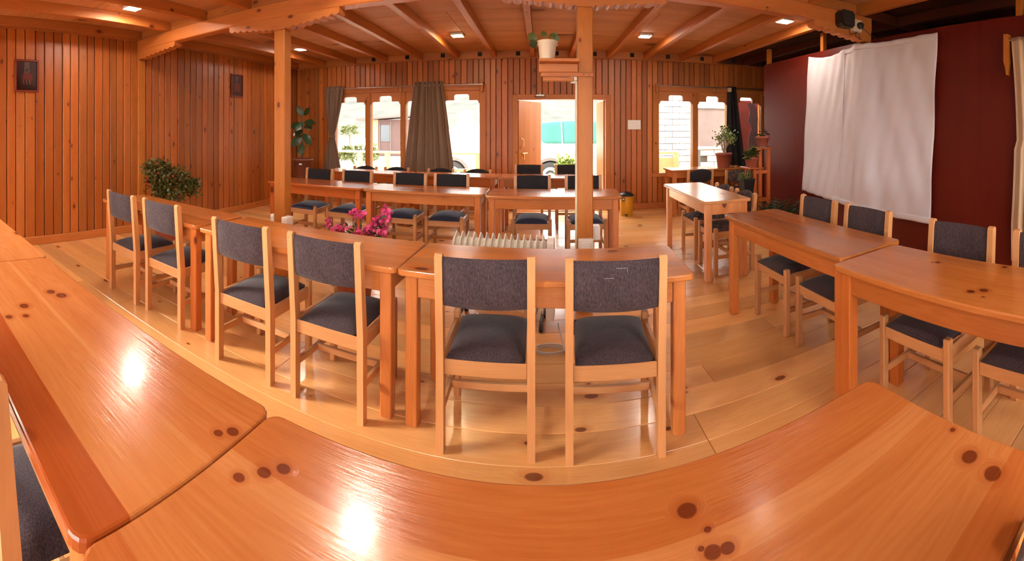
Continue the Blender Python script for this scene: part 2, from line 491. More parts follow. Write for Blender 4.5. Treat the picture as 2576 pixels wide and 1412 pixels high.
WL = (-1.30, 0.98, 0.80, 2.20)       # side window beside the camera, outside the picture
wall_left = wall_with_holes('wall_left', 'y', XL - 0.12, XL, YB, YF, -0.1, 2.9, [WL], 'back_plaster')
WBK = [(-4.2, -0.9, 0.65, 2.25), (-0.5, 3.0, 0.65, 2.25)]
wall_back = wall_with_holes('wall_back', 'x', YB - 0.12, YB, XL - .12, XR + .12, -0.1, 2.9, WBK, 'back_plaster')
wall_side = wall_with_holes('wall_side', 'y', XR, XR + 0.12, YB, YF, -0.1, 2.9, [], 'board_maroon')

# wall boards: thin vertical pine boards with open joints
def vboards(parent, along, pos, a0, a1, w, z0, z1, holes, face, jitter=0.5):
    cache = {}
    a = a0; k = 0
    while a < a1 - 0.02:
        ww = w * rnd.uniform(1 - jitter * .25, 1 + jitter * .25)
        ww = round(ww / 0.012) * 0.012
        if a + ww > a1 - 0.03: ww = a1 - a
        c = a + ww / 2
        spans = [(z0, z1)]
        for (p, q, za, zb) in holes:
            if p < c < q:
                spans = [s for s in ((z0, za), (zb, z1)) if s[1] - s[0] > 0.05]
        th = 0.016 if k % 2 else 0.020
        for (s0, s1) in spans:
            key = (round(ww, 3), s0, s1, th)
            if key not in cache:
                if along == 'x': cache[key] = MB().cbox(-ww / 2 + .0045, ww / 2 - .0045, -th, 0, s0, s1, .006).mesh('board')
                elif face > 0: cache[key] = MB().cbox(0, th, -ww / 2 + .0045, ww / 2 - .0045, s0, s1, .006).mesh('board')
            mk('board', cache[key], 'wall_pine', parent, tint(0.70, 1.22, 0.16),
               (c, pos, 0) if along == 'x' else (pos, c, 0))
        a += ww; k += 1
vboards(wall_far, 'x', YF, XL + 0.02, XR, 0.102, 0.09, ZJ, [W1, (D1[0], D1[1], 0, D1[3]), W2], -1)
vboards(wall_left, 'y', XL, YB, YF - 0.02, 0.117, 0.09, ZJ, [WL], 1)

# baseboards and top trims
tag(MB().cbox(XL, XL + 0.03, YB, YF, 0, 0.10, .006).build('baseboard_left', 'beam_pine_y', None, (1.12, 1.15, 1.2)), kind='structure')
bf = MB().cbox(XL + .03, D1[0] - .06, YF - 0.03, YF, 0, 0.10, .006).build('baseboard_far', 'beam_pine_x', None, (1.1, 1.1, 1.1))
tag(bf, kind='structure')
tag(MB().cbox(D1[1] + .06, XR, YF - 0.03, YF, 0, 0.10, .006).build('baseboard_right', 'beam_pine_x', None, (1.1, 1.1, 1.1)), kind='structure')
tag(MB().cbox(XL + .02, XR, YF - 0.045, YF - .02, ZJ - 0.02, ZJ + .008, .005).build('trim_1', 'beam_pine_x', None, (.8, .75, .7)), kind='structure')
tag(MB().cbox(XL + .02, XL + 0.05, YB, YF - .045, ZJ - 0.025, ZJ + .008, .005).build('trim_2', 'beam_pine_y', None, (.8, .75, .7)), kind='structure')

# ---- ceiling: slab, plywood sheets, joists and blocking
ceiling = MB().box(XL - .12, XR + .12, YB - .12, YF + .12, ZC + .012, ZC + .15).build('ceiling', 'back_plaster')
tag(ceiling, kind='structure')
JS, JX0 = 0.655, -0.15
jx = [JX0 + JS * k for k in range(-6, 10)]
pm = {}
yy = YB; r_ = 0
while yy < YF - 0.01:
    ly = min(1.22, YF - yy)
    xx = XL - (1.2 if r_ % 2 else 0)
    while xx < XR - 0.01:
        x0 = max(xx, XL); x1 = min(xx + 2.44, XR)
        if x0 < PX < x1: x1 = PX + .03
        elif x0 > PX and xx < PX + .03: x0 = PX + .03
        if x1 - x0 > 0.05:
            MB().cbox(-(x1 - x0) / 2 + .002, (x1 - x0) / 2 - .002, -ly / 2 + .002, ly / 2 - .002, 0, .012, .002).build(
                'plywood_sheet', 'plywood', ceiling, tint(.8, 1.05, .05) if x0 < PX else (.12, .09, .08), ((x0 + x1) / 2, yy + ly / 2, ZC))  # past the partition the dark of the unlit bay is put into the colour
        xx = PX + .03 if xx < PX < xx + 2.44 else xx + 2.44
    yy += ly; r_ += 1
jm = {}
for (ya, yb) in ((YB, BY - 0.0), (BY + 0.0, YF)):
    key = (ya, yb)
    jm[key] = MB().cbox(-.037, .037, -(yb - ya) / 2, (yb - ya) / 2, ZJ, ZC, .004).mesh('joist')
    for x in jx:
        mk('joist', jm[key], 'beam_pine_y', ceiling, tint(.88, 1.1, .05) if x < PX else (.16, .11, .10), (x, (ya + yb) / 2, 0))  # joists past the partition: shade painted in as a dark tint
    mk('joist', jm[key], 'beam_pine_y', ceiling, tint(.88, 1.1, .05), (XL + .04, (ya + yb) / 2, 0))
bm_ = MB().cbox(-(JS - .078) / 2, (JS - .078) / 2, -.018, .018, ZJ, ZC, .003).mesh('blocking')
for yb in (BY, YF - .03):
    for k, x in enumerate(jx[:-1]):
        mk('blocking', bm_, 'beam_pine_x', ceiling, tint(.75, 1.0, .06) if x + JS / 2 < PX else (.16, .11, .10), (x + JS / 2, yb, 0))  # blocking past the partition carries the same painted shade
    mk('blocking', MB().cbox(XL + .08, jx[0] - .04, -.018, .018, ZJ, ZC, .003).mesh('blocking'), 'beam_pine_x', ceiling, tint(.75, 1, .06), (0, yb, 0))
vent = MB().box(-.035, .035, -.004, .004, -.035, .035).mesh('vent_hole')
for x in jx[1:-1:1]:
    mk('vent_hole', vent, 'dark_felt', ceiling, None, (x + JS * .62, YF - .055, ZJ + .06))

# ---- beam with carved brackets, columns
beam = empty('ceiling_beam', (0, BY, 2.485))
tag(beam, 'long square timber beam crossing the room on carved brackets', 'beam')
MB().cbox(XL + .03, PX - .02, -.065, .065, 0, .148, .008).build('timber', 'beam_pine_x', beam, (1.0, .95, .9))
def bracket(cx, x0, x1):
    # stepped, scalloped underside; polygon in x,z
    top = 0.0
    pts = [(x0, top), (x1, top)]
    def under(xa, xb, n):       # from the end (high) to the middle (low): a row of carved lobes
        out = [(xa, -.030)]
        for i in range(n):
            xs, xe = xa + (xb - xa) * i / n, xa + (xb - xa) * (i + 1) / n
            za, zb = -.030 - .062 * i / n, -.030 - .062 * (i + 1) / n
            for u in (.0, .12, .3, .5, .7, .88):
                out.append((xs + (xe - xs) * u, za + (zb - za) * u - .030 * math.sin(PI * (.12 + .88 * u)) ** .7))
        out.append((xb, -.118))
        return out
    right = under(x1, cx + .07, 7) if x1 > cx + .08 else [(x1, -.118)]
    left = under(x0, cx - .07, 7)[::-1] if x0 < cx - .08 else [(x0, -.118)]
    pts += right + left
    return pts
for cx, x0, x1 in ((-2.35, -3.0, -1.70), (0.34, -.31, .99), (3.225, 2.48, 3.27), (-4.68, -4.73, -3.92)):
    MB().prism(bracket(cx, x0, x1), -.058, .058, 1).build('bracket', 'beam_pine_x', beam, tint(.9, 1.05, .05))
def column(cx, label, wd=.062, top=2.367):
    c = empty('column', (cx, BY, 0))
    tag(c, label, 'column', 'square timber columns')
    MB().cbox(-wd, wd, -.06, .06, 0, top, .008).build('shaft', 'post_pine', c)
    return c
col1 = column(-2.35, 'square pine column with sockets near its foot, left of the flowering plant')
col2 = column(0.34, 'square pine column carrying the shelf with the cream pot')
col3 = column(3.255, 'pine column against the red partition behind the white sheet', .032)
wp = MB().cbox(XL + .02, XL + .06, BY - .06, BY + .06, .09, 2.367, .006).build('column', 'post_pine')
tag(wp, 'flat pine post set against the left boarded wall under the beam end', 'column', 'square timber columns')

# ---- red partition: panels, struts above it
part = MB().box(PX, PX + .06, YB, PY1, 0, PH - .01).build('wall_right', 'board_maroon')
tag(part, kind='structure')
yy = PY1
while yy > YB + .01:
    y0 = max(YB, yy - 1.22)
    MB().cbox(PX - .012, PX + .002, y0 + .0008, yy - .0004, 0.0, PH, .0003).build('panel', 'red_veneer', part, tint(.95, 1.05, .03))
    yy = y0
MB().box(PX, PX + .06, PY1, PY1 + .012, 0, PH).build('panel', 'red_veneer', part)
for k, yy in enumerate((5.42, 4.10, 1.46, 0.2)):
    o = MB().cbox(-.03, .03, -.03, .03, PH, ZJ, .004).build('partition_strut', 'post_pine', None, None, (PX + .03, yy, 0))
    tag(o, ['short pine strut above the far end of the red partition', 'short pine strut above the red partition behind the sheet',
            'short pine strut above the red partition by the beige curtain', 'short pine strut above the red partition nearest the camera'][k], 'strut', 'struts above the partition')

# ---- windows in Bhutanese style: frame, mullions, notched head boards, panes
def window(name, x0, x1, z0, z1, npane, yw, parent_kind='structure', facing=-1):
    w = empty(name, ((x0 + x1) / 2, yw, z0)); tag(w, kind='structure')
    X0, X1, H = x0 - (x0 + x1) / 2, x1 - (x0 + x1) / 2, z1 - z0
    f = .06
    ya, yb = -.045, .10
    MB().cbox(X0 - .05, X0 + f, ya, yb, -.06, H + .06, .006).build('frame', 'post_pine', w)
    MB().cbox(X1 - f, X1 + .05, ya, yb, -.06, H + .06, .006).build('frame', 'post_pine', w)
    MB().cbox(X0 + f, X1 - f, ya, yb, H - .05, H + .06, .006).build('frame', 'beam_pine_x', w)
    MB().cbox(X0 - .07, X1 + .07, ya - .03, yb, -.06, 0.005, .006).build('sill', 'beam_pine_x', w)
    step = (X1 - X0 - 2 * f) / npane
    for i in range(1, npane):
        xm = X0 + f + step * i
        MB().cbox(xm - .05, xm + .05, ya, yb, 0.005, H - .05, .006).build('mullion', 'post_pine', w)
    for i in range(npane):
        a = X0 + f + step * i + (.05 if i else 0); b = X0 + f + step * (i + 1) - (.05 if i < npane - 1 else 0)
        zt = H - .05; zs = H - .22; zbp = H - .115; rr = .04
        c = (a + b) / 2; hw = (b - a) * .21
        low = [(a, zt), (a, zs - .05), (a + .02, zs - .05)]
        low += [(a + .02 + rr * (1 - math.cos(t)), zs - .05 + .05 * math.sin(t)) for t in (R(30), R(60), R(90))]
        low += [(c - hw, zs)] + [(c - hw + rr * (1 - math.cos(t)), zbp - rr + rr * math.sin(t)) for t in (0, R(30), R(60), R(90))]
        mir = [(2 * c - p, z) for p, z in low[::-1]]
        poly = low + mir
        MB().prism(poly, -.02, .03, 1).build('head_board', 'beam_pine_x', w, tint(.92, 1.05, .04))
        MB().box(a, b, .045, .051, 0.005, zt).build('pane', 'window_glass', w)
    return w
window('window_1', W1[0], W1[1], W1[2], W1[3], 4, YF)
window('window_2', W2[0], W2[1], W2[2], W2[3], 3, YF)
window('window_3', WBK[0][0], WBK[0][1], WBK[0][2], WBK[0][3], 4, YB - .1)
window('window_4', WBK[1][0], WBK[1][1], WBK[1][2], WBK[1][3], 4, YB - .1)
wl = window('window_5', 0, WL[1] - WL[0], WL[2], WL[3], 3, 0)
wl.location = (XL - .09, (WL[0] + WL[1]) / 2, WL[2]); wl.rotation_euler = (0, 0, R(90))

# ---- double door standing open outwards
door = empty('door_1', ((D1[0] + D1[1]) / 2, YF, 0)); tag(door, kind='structure')
dx0, dx1, dh = D1[0] - (D1[0] + D1[1]) / 2, D1[1] - (D1[0] + D1[1]) / 2, D1[3]
for a, b in ((dx0 - .05, dx0 + .035), (dx1 - .035, dx1 + .05)):
    MB().cbox(a, b, -.035, .12, 0, dh + .05, .005).build('frame', 'post_pine', door)
MB().cbox(dx0 + .035, dx1 - .035, -.035, .12, dh - .035, dh + .05, .005).build('frame', 'beam_pine_x', door)
MB().cbox(dx0, dx1, -.02, .12, -.01, .012, .004).build('threshold', 'beam_pine_x', door)
def door_leaf(w, hinge_x, ang, sgn):
    lf = MB()
    lf.cbox(0 if sgn > 0 else -w, w if sgn > 0 else 0, -.02, .02, .015, dh - .04, .004)
    o = lf.build('leaf', 'post_pine', door, (.82, .78, .62), (hinge_x, .10, 0), (0, 0, ang))
    return o
lf1 = door_leaf(.74, dx0 + .035, R(58), 1)
lf2 = door_leaf(.74, dx1 - .035, R(-88), -1)
hm = MB()
hm.path([(.10, -.045, .98), (.24, -.045, .98)], .008); hm.tube((.10, -.02, .98), (.10, -.048, .98), .012)
hm.box(.155, .180, -.030, -.024, .86, .98)
hm.path([(.10, -.02, 1.09), (.115, -.05, 1.10), (.12, -.055, 1.16), (.115, -.05, 1.22), (.09, -.02, 1.24)], .007)
hm.tube((.10, -.02, .90), (.10, -.032, .90), .016)
hm.build('handle', 'brass', lf1)
hk = MB().path([(-.10, .02, .98), (-.10, .05, .98), (-.22, .05, .98)], .008); hk.build('handle', 'brass', lf2)

# ================================================================== FURNITURE
# ---- tables: planked top with rounded corners, four aprons, four square legs
ORANGE = (1.0, 1.0, 1.0)
def plank_outline(x0, x1, y0, y1, rc, lo_edge, hi_edge):
    pts = []
    def corner(cx, cy, a0, on):
        if on:
            return [(cx + rc * math.cos(a0 + R(q)), cy + rc * math.sin(a0 + R(q))) for q in (0, 22.5, 45, 67.5, 90)]
        return None
    pts += corner(x0 + rc, y0 + rc, PI, lo_edge) or [(x0, y0)]
    pts += corner(x1 - rc, y0 + rc, 1.5 * PI, lo_edge) or [(x1, y0)]
    pts += corner(x1 - rc, y1 - rc, 0, hi_edge) or [(x1, y1)]
    pts += corner(x0 + rc, y1 - rc, .5 * PI, hi_edge) or [(x0, y1)]
    return pts
def table(label, cx, cy, rot, ln=1.37, wd=.49, tcol=(1, 1, 1), planks=None, lcol=None, group='pine conference tables', tops=None, top_mat='table_pine'):
    t = empty('conference_table', (cx, cy, 0), rot)
    tag(t, label, 'table', group)
    zt, th = .75, .03
    planks = planks or [.12, .09, .16, .12]
    s = sum(planks); y = -wd / 2
    for i, p in enumerate(planks):
        w = wd * p / s
        lo, hi = i == 0, i == len(planks) - 1
        c = .006
        out = plank_outline(-ln / 2, ln / 2, y, y + w, .032, lo, hi)
        xm = 0; ym = y + w / 2
        # soft upper edge: inset ring just below the top on outer sides only
        def inset(q, d):
            r = []
            for (a, b) in q:
                a2 = a - math.copysign(d, a) if abs(abs(a) - ln / 2) < .033 else a
                b2 = b
                if lo and b < y + .033 and abs(b - (-wd / 2)) < .033: b2 = b + d
                if hi and abs(b - wd / 2) < .033: b2 = b - d
                r.append((a2, b2))
            return r
        rings = [(inset(out, c), zt - th), (out, zt - th + c), (out, zt - c), (inset(out, c * .35), zt - c * .3), (inset(out, c), zt)]
        n = len(out); m = MB(); vs = []; fs = []
        for q, z in rings: vs += [(a, b, z) for a, b in q]
        for k in range(len(rings) - 1):
            for i2 in range(n):
                j = (i2 + 1) % n
                fs.append((k * n + i2, k * n + j, (k + 1) * n + j, (k + 1) * n + i2))
        fs.append(tuple(range(n))[::-1]); fs.append(tuple(range((len(rings) - 1) * n, len(rings) * n)))
        m.add(vs, fs)
        k = tops[i] if tops else tint(.86, 1.10, .12)
        m.build('top_plank', top_mat, t, tuple(a * b for a, b in zip(tcol, k)))
        y += w
    lcol = lcol or tcol
    lw = .06; ox, oy = ln / 2 - .035 - lw / 2, wd / 2 - .03 - lw / 2
    for sx in (-1, 1):
        for sy in (-1, 1):
            MB().cbox(sx * ox - lw / 2, sx * ox + lw / 2, sy * oy - lw / 2, sy * oy + lw / 2, 0, zt - th, .005).build(
                'leg', 'table_leg_pine', t, tuple(a * b for a, b in zip(lcol, tint(.88, 1.08, .08))))
    for sy in (-1, 1):
        MB().cbox(-ox + lw / 2, ox - lw / 2, sy * (oy + .008) - .011, sy * (oy + .008) + .011, zt - th - .105, zt - th, .003).build(
            'apron', 'table_pine', t, tuple(a * b for a, b in zip(lcol, tint(.9, 1.08, .08))))
    for sx in (-1, 1):
        MB().cbox(sx * (ox + .008) - .011, sx * (ox + .008) + .011, -oy + lw / 2, oy - lw / 2, zt - th - .105, zt - th, .003).build(
            'apron', 'table_leg_pine', t, tuple(a * b for a, b in zip(lcol, tint(.9, 1.08, .08))))
    return t
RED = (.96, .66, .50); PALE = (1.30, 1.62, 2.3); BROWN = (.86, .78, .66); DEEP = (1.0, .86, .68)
# nearest row, under the camera
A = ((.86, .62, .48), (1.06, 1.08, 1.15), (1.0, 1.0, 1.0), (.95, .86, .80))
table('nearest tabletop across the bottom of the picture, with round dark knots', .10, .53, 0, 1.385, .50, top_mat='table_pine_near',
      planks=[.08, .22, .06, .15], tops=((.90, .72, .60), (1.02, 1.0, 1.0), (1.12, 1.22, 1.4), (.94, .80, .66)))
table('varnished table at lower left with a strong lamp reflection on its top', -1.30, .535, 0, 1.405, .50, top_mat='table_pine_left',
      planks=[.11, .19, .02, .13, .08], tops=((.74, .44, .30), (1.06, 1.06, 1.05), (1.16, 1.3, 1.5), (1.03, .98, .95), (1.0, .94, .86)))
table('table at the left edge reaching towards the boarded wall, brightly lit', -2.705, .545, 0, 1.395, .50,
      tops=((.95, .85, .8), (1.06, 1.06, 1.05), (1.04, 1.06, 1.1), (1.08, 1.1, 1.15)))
# second row, chairs in front
table('table behind the two nearest chairs in the middle of the room', .02, 2.055, R(-3), 1.37, .50, tcol=(1.0, .98, .92))
table('table behind the second pair of chairs, right end beside the gap', -1.365, 2.115, R(-1.5), 1.38, .50, tcol=(1.0, .93, .85))
table('table behind the leftmost pair of chairs, in front of the berry bush', -2.77, 2.15, R(-.5), 1.34, .49, tcol=(.96, .84, .72))
# third row
table('table reflecting the doorway, directly behind the pillar with the shelf', .13, 4.295, R(-3), 1.36, .53, tcol=(1.0, .90, .78))
table('table with a bright window reflection behind the pink flowers', -1.255, 4.40, R(-.8), 1.34, .50, tcol=(1.0, .90, .78))
table('reddish table left of the pink flowers and behind the left pillar', -2.605, 4.42, 0, 1.33, .50, tcol=RED)
# fourth row, by the far wall
table('far table in front of the open door', .09, 5.80, R(-4), 1.36, .50, tcol=(1.0, .86, .74))
table('far table under the taupe curtain between the window panes', -1.28, 5.87, R(-2), 1.36, .50, tcol=(.98, .76, .62))
table('far table at the left end below the tied curtain', -2.65, 5.92, R(-1), 1.36, .50, tcol=(.98, .74, .60))
# right hand side
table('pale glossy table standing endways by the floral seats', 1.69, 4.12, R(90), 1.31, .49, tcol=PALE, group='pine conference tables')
table('worn reddish brown table nearer the white sheet', 1.635, 2.255, R(92), 1.32, .49, tcol=BROWN, lcol=(1.05, .95, .85))
table('orange varnished table at the right edge with knots along its top', 1.585, .895, R(92), 1.34, .49, top_mat='table_pine_right', tcol=(1.0, .86, .62), lcol=(1.0, .82, .62))
table('small table below the right window carrying a plant pot', 2.73, 6.50, 0, 1.38, .50, tcol=(1.05, 1.0, .98))

# ---- chairs
def cushion(w, y0, y1, z0, h, n=14):
    m = MB()
    def top(u, v):
        x = (u * 2 - 1); yv = (v * 2 - 1)
        e = (1 - abs(x) ** 5) * (1 - abs(yv) ** 5)
        dome = .55 * max(e, 0) ** .5 + .45 * (1 - x * x) * (1 - yv * yv)
        pull = 1 - .035 * (1 - dome)
        return (x * w * pull, (y0 + y1) / 2 + yv * (y1 - y0) / 2 * pull, z0 + h * dome)
    m.grid(top, n, n)
    bot = lambda u, v: (-(u * 2 - 1) * w * .97, (y0 + y1) / 2 + (v * 2 - 1) * (y1 - y0) / 2 * .97, z0 - .004)
    m.grid(bot, n, n)
    # side skirt
    edge_t = [top(i / n, 0) for i in range(n + 1)] + [top(1, j / n) for j in range(1, n + 1)] + [top(1 - i / n, 1) for i in range(1, n + 1)] + [top(0, 1 - j / n) for j in range(1, n)]
    eb = [(x * .995, y, z0 - .004) for x, y, z in edge_t]
    k = len(edge_t)
    m.add(edge_t + eb, [(i, k + i, k + (i + 1) % k, (i + 1) % k) for i in range(k)], True)
    return m
def back_pad(w, zlo, zhi, yfn, depth, th, lens=0.0, n=14, nv=8):
    m = MB()
    def surf(u, v, s):
        x = u * 2 - 1
        zc = (zlo + zhi) / 2; hh = (zhi - zlo) / 2 * (1 - lens * x * x)
        vv = v * 2 - 1
        z = zc + hh * vv
        edge = max(0, 1 - abs(vv) ** 6) ** .5 * max(0, 1 - .5 * abs(x) ** 10)
        y = yfn(z) - depth * (1 - x * x) + s * th / 2 * edge
        return (x * w, y, z)
    m.grid(lambda u, v: surf(u, v, -1), n, nv)
    m.grid(lambda u, v: surf(1 - u, v, 1), n, nv)
    for a in (0, 1):
        pts = [surf(a, j / nv, -1) for j in range(nv + 1)] + [surf(a, j / nv, 1) for j in range(nv, -1, -1)]
        m.add(pts, [tuple(range(len(pts))) if a else tuple(range(len(pts)))[::-1]])
    return m
def make_chair(H=.88, seat='fabric_charcoal', back='fabric_charcoal', lens=False, wood_tint=(1, 1, 1)):
    c = empty('side_chair')
    W, yb, yf = .215, -.215, .225
    lean = .035
    def wt(): return tuple(a * b for a, b in zip(wood_tint, tint(.9, 1.08, .05)))
    for sx in (-1, 1):
        x0, x1 = sx * W, sx * (W - .034)
        xa, xb = min(x0, x1), max(x0, x1)
        zt = H
        poly = [(yb, 0), (yb + .042, 0), (yb + .044, .42), (yb + .040 - lean, zt - .012), (yb + .030 - lean, zt - .002), (yb + .012 - lean, zt), (yb + .002 - lean, zt - .012), (yb - .001, .42)]
        MB().prism(poly, xa, xb, 0).build('leg', 'chair_beech_z', c, wt())
        MB().cbox(xa, xb, yf - .04, yf, 0, .455, .005).build('leg', 'chair_beech_z', c, wt())
        xm = sx * (W - .017)
        MB().cbox(xm - .011, xm + .011, yb + .043, yf - .039, .352, .418, .003).build('seat_rail', 'chair_beech_y', c, wt())
        MB().cbox(xm - .010, xm + .010, yb + .043, yf - .039, .155, .190, .003).build('stretcher', 'chair_beech_y', c, wt())
    MB().cbox(-W + .034, W - .034, yb + .010, yb + .032, .345, .412, .003).build('seat_rail', 'chair_beech_x', c, wt())
    MB().cbox(-W + .034, W - .034, yf - .031, yf - .009, .345, .412, .003).build('seat_rail', 'chair_beech_x', c, wt())
    MB().cbox(-W + .027, W - .027, .005, .025, .157, .192, .003).build('stretcher', 'chair_beech_x', c, wt())
    cushion(W - .036, yb + .008, yf + .004, .412, .058).build('seat', seat, c)
    yfn = lambda z: yb + .020 - lean * max(0, z - .42) / (H - .42)
    if lens: p = back_pad(W - .034, H - .215, H + .004, yfn, .032, .034, .42)
    else: p = back_pad(W - .034, H - .232, H - .010, yfn, .018, .036, .02)
    p.build('backrest', back, c)
    return c
PROTO = {'std': make_chair(), 'navy': make_chair(seat='fabric_navy', back='fabric_black'),
         'low': make_chair(H=.79, seat='fabric_black', back='fabric_black', lens=True),
         'floral': make_chair(H=.765, seat='fabric_floral', back='fabric_floral', lens=True, wood_tint=(1.02, .98, .9))}
USED = set()
def chair(kind, x, y, deg, label, group='upholstered side chairs'):
    p = PROTO[kind]
    if kind in USED: o = copy_tree(p)
    else: o = p; USED.add(kind)
    o.location = (x, y, 0); o.rotation_euler = (0, 0, R(deg))
    tag(o, label, 'chair', group)
    return o
G = 'chairs in the nearest row seen from behind'
for x, y, d, l in ((.33, 1.935, -4, 'charcoal chair seen from behind, pale scuffs across the top of its backrest'),
                   (-.245, 1.965, 1, 'charcoal chair seen from behind with a white speck on its seat'),
                   (-1.03, 2.01, -2, 'charcoal chair seen from behind at the right end of the middle table'),
                   (-1.60, 2.015, 0, 'charcoal chair seen from behind at the left end of the middle table'),
                   (-2.445, 2.085, 0, 'charcoal chair seen from behind, second from the left wall side'),
                   (-2.97, 2.065, -1, 'charcoal chair seen from behind, farthest left in front of the berry bush')):
    ch = chair('std', x, y, d, l, G)
    if 'scuffs' in l: SCUFFED = ch
    if 'speck' in l: SPECKED = ch
G = 'chairs tucked behind the third row of tables'
for x, y, d, l in ((.485, 4.56, 180, 'chair half hidden by the shelf pillar, facing us across the table'),
                   (-.105, 4.59, 180, 'dark chair facing us above the right half of the radiator'),
                   (-1.06, 4.60, 181, 'chair facing us just right of the pink flowers, nearer the radiator'),
                   (-1.585, 4.60, 180, 'chair facing us directly right of the highest pink blossom'),
                   (-2.30, 4.60, 180, 'navy seated chair facing us, directly behind the pink flowers'),
                   (-2.86, 4.58, 179, 'navy seated chair facing us right beside the left pillar')):
    chair('navy', x, y, d, l, G)
G = 'chairs along the far wall'
for x, k, l in ((.42, 'navy', 'dark backed chair in the doorway beside the green shrub'),
                (-.19, 'navy', 'dark backed chair in front of the open door leaf with handle')):
    chair(k, x, 6.02, 180, l, G)
for x, k, l in ((-.98, 'low', 'low chair with arched back by the far wall, nearest the door'),
                (-1.56, 'low', 'low chair with arched back below the wide taupe curtain'),
                (-2.295, 'low', 'low chair with arched back below the second window pane'),
                (-2.85, 'low', 'low chair with arched back beside the tied curtain')):
    chair(k, x, 6.06, 180, l, G)
G = 'chairs along the red partition'
for y, l in ((2.54, 'charcoal chair by the red partition below the left edge of the white sheet'),
             (2.0, 'charcoal chair by the red partition below the middle of the white sheet'),
             (1.25, 'charcoal chair by the red partition just right of the white sheet'),
             (.70, 'charcoal chair at the right picture edge beside the beige curtain')):
    chair('std', 1.785, y, 90, l, G)
chair('std', -1.07, .455, 0, 'chair at the lower left corner, only its post and dark seat in view', 'chairs on the camera side')
chair('std', .46, .455, 0, 'chair at the lower right corner, only a bit of its dark back in view', 'chairs on the camera side')
chair('floral', 1.835, 4.36, 90, 'floral seated chair under the pale table, farther one', 'floral chairs')
chair('floral', 1.835, 3.83, 90, 'floral seated chair under the pale table, nearer one', 'floral chairs')
chair('floral', 3.03, 6.12, 0, 'floral backed chair at the small table behind the black plant pot', 'floral chairs')
chair('low', 2.40, 6.15, 0, 'black backed chair at the small table below the right window', 'chairs along the far wall')

for (xa, xb, za, zb) in ((-.005, .035, .842, .8435), (-.055, -.015, .802, .8035), (.040, .0415, .828, .845)):
    MB().cbox(xa, xb, -.2640, -.2600, za, zb, .0005).build('scuff', 'scuff_grey', SCUFFED)
MB().ball((0, 0, 0), .005, 8, Matrix.Translation((-.08, .14, .466)) @ Matrix.Diagonal((1.2, 1, .6, 1))).build('speck', 'paper', SPECKED)

# ---- ceiling lamps
def lamp(x, y, label, mat='lamp_white'):
    o = empty('ceiling_lamp', (x, y, ZC)); tag(o, label, 'lamp', 'square ceiling lamps')
    MB().cbox(-.085, .085, -.085, .085, -.034, 0, .006).build('housing', 'lamp_rim', o)
    MB().box(-.076, .076, -.076, .076, -.0365, -.0345).build('diffuser', mat, o)
lamp(-3.73, 2.46, 'lit square ceiling lamp at the upper left, above the boarded wall', 'lamp_mid')
lamp(-3.74, 5.69, 'lit square ceiling lamp just right of the left pillar')
lamp(-1.17, 5.68, 'warm glowing square ceiling lamp above the taupe curtain', 'lamp_warm')
lamp(1.45, 5.66, 'lit square ceiling lamp right of the pillar with the shelf')
lamp(2.79, 4.18, 'lit square ceiling lamp beside the carved bracket of the beam')
lamp(-1.17, 2.46, 'lit ceiling lamp above the picture whose glare lies on the nearest table', 'lamp_mid')
for x, l in ((-3.73, 'added unseen fill lamp behind the camera near the left wall'), (-1.17, 'added unseen fill lamp behind the camera over the left tables'),
             (1.45, 'added unseen fill lamp behind the camera over the right tables')):
    lamp(x, -.76, l, 'lamp_fill' if x > -3 else 'lamp_white')  # unseen lamps added to brighten near tables, floor and chair backs
lamp(1.45, 2.46, 'dim ceiling lamp above the picture over the right hand tables', 'lamp_dim')
# ================================================================== CLOTH
# ---- white sheet pinned on the partition
sheet = empty('projection_sheet', (PX - .02, 3.33, .5))
tag(sheet, 'large white cotton sheet pinned over the red partition as a screen', 'sheet')
TL, TR, BL, BR = (4.31, 2.355), (2.29, 2.345), (4.45, .60), (2.37, .49)
def sheet_pt(u, v, off=0.0):
    # u along the wall from far to near, v from top to bottom
    ya = TL[0] + (TR[0] - TL[0]) * u; yb_ = BL[0] + (BR[0] - BL[0]) * u
    za = TL[1] + (TR[1] - TL[1]) * u; zb = BL[1] + (BR[1] - BL[1]) * u
    sag = -.045 * math.sin(PI * min(1, u / .36)) * (u < .36) * (1 - v) - .012 * math.sin(PI * u) * (1 - v)
    bsag = -.03 * math.sin(PI * u) * v
    y = ya + (yb_ - ya) * v; z = za + (zb - za) * v + sag + bsag
    d1 = (u - .36) * 6 + v * 1.1; d2 = (1 - u) * 5 + v * 1.6
    fold = .010 * math.sin(13 * d1) * math.exp(-abs(d1) * .45) + .011 * math.sin(9 * d2 + .6) * math.exp(-d2 * .30)
    fold += .007 * math.sin(u * 34 + 2.2 * v) * (1 - .55 * v) * (1 if u < .36 else .35) + .006 * math.sin(u * 9 - v * 3)
    x = -.030 + fold - .075 * math.exp(-((y - BY) / .17) ** 4) * (1 - .3 * v) - .03 * math.exp(-((y - BY) / .45) ** 2) - off
    return (x, y - 3.33, z - .5)
solid(MB().grid(sheet_pt, 80, 60).build('cloth', 'sheet_cloth', sheet), .003)
solid(MB().grid(lambda u, v: sheet_pt(.36 + .64 * u, .0 + .032 * v, .005), 60, 3).build('top_hem', 'sheet_cloth', sheet, None), .003)
solid(MB().grid(lambda u, v: sheet_pt(.30 + .70 * u, .965 + .035 * v, .005), 60, 3).build('bottom_hem', 'sheet_cloth', sheet), .003)
solid(MB().grid(lambda u, v: sheet_pt(.352 + .016 * u, v, .005), 3, 60).build('seam', 'sheet_cloth', sheet), .003)

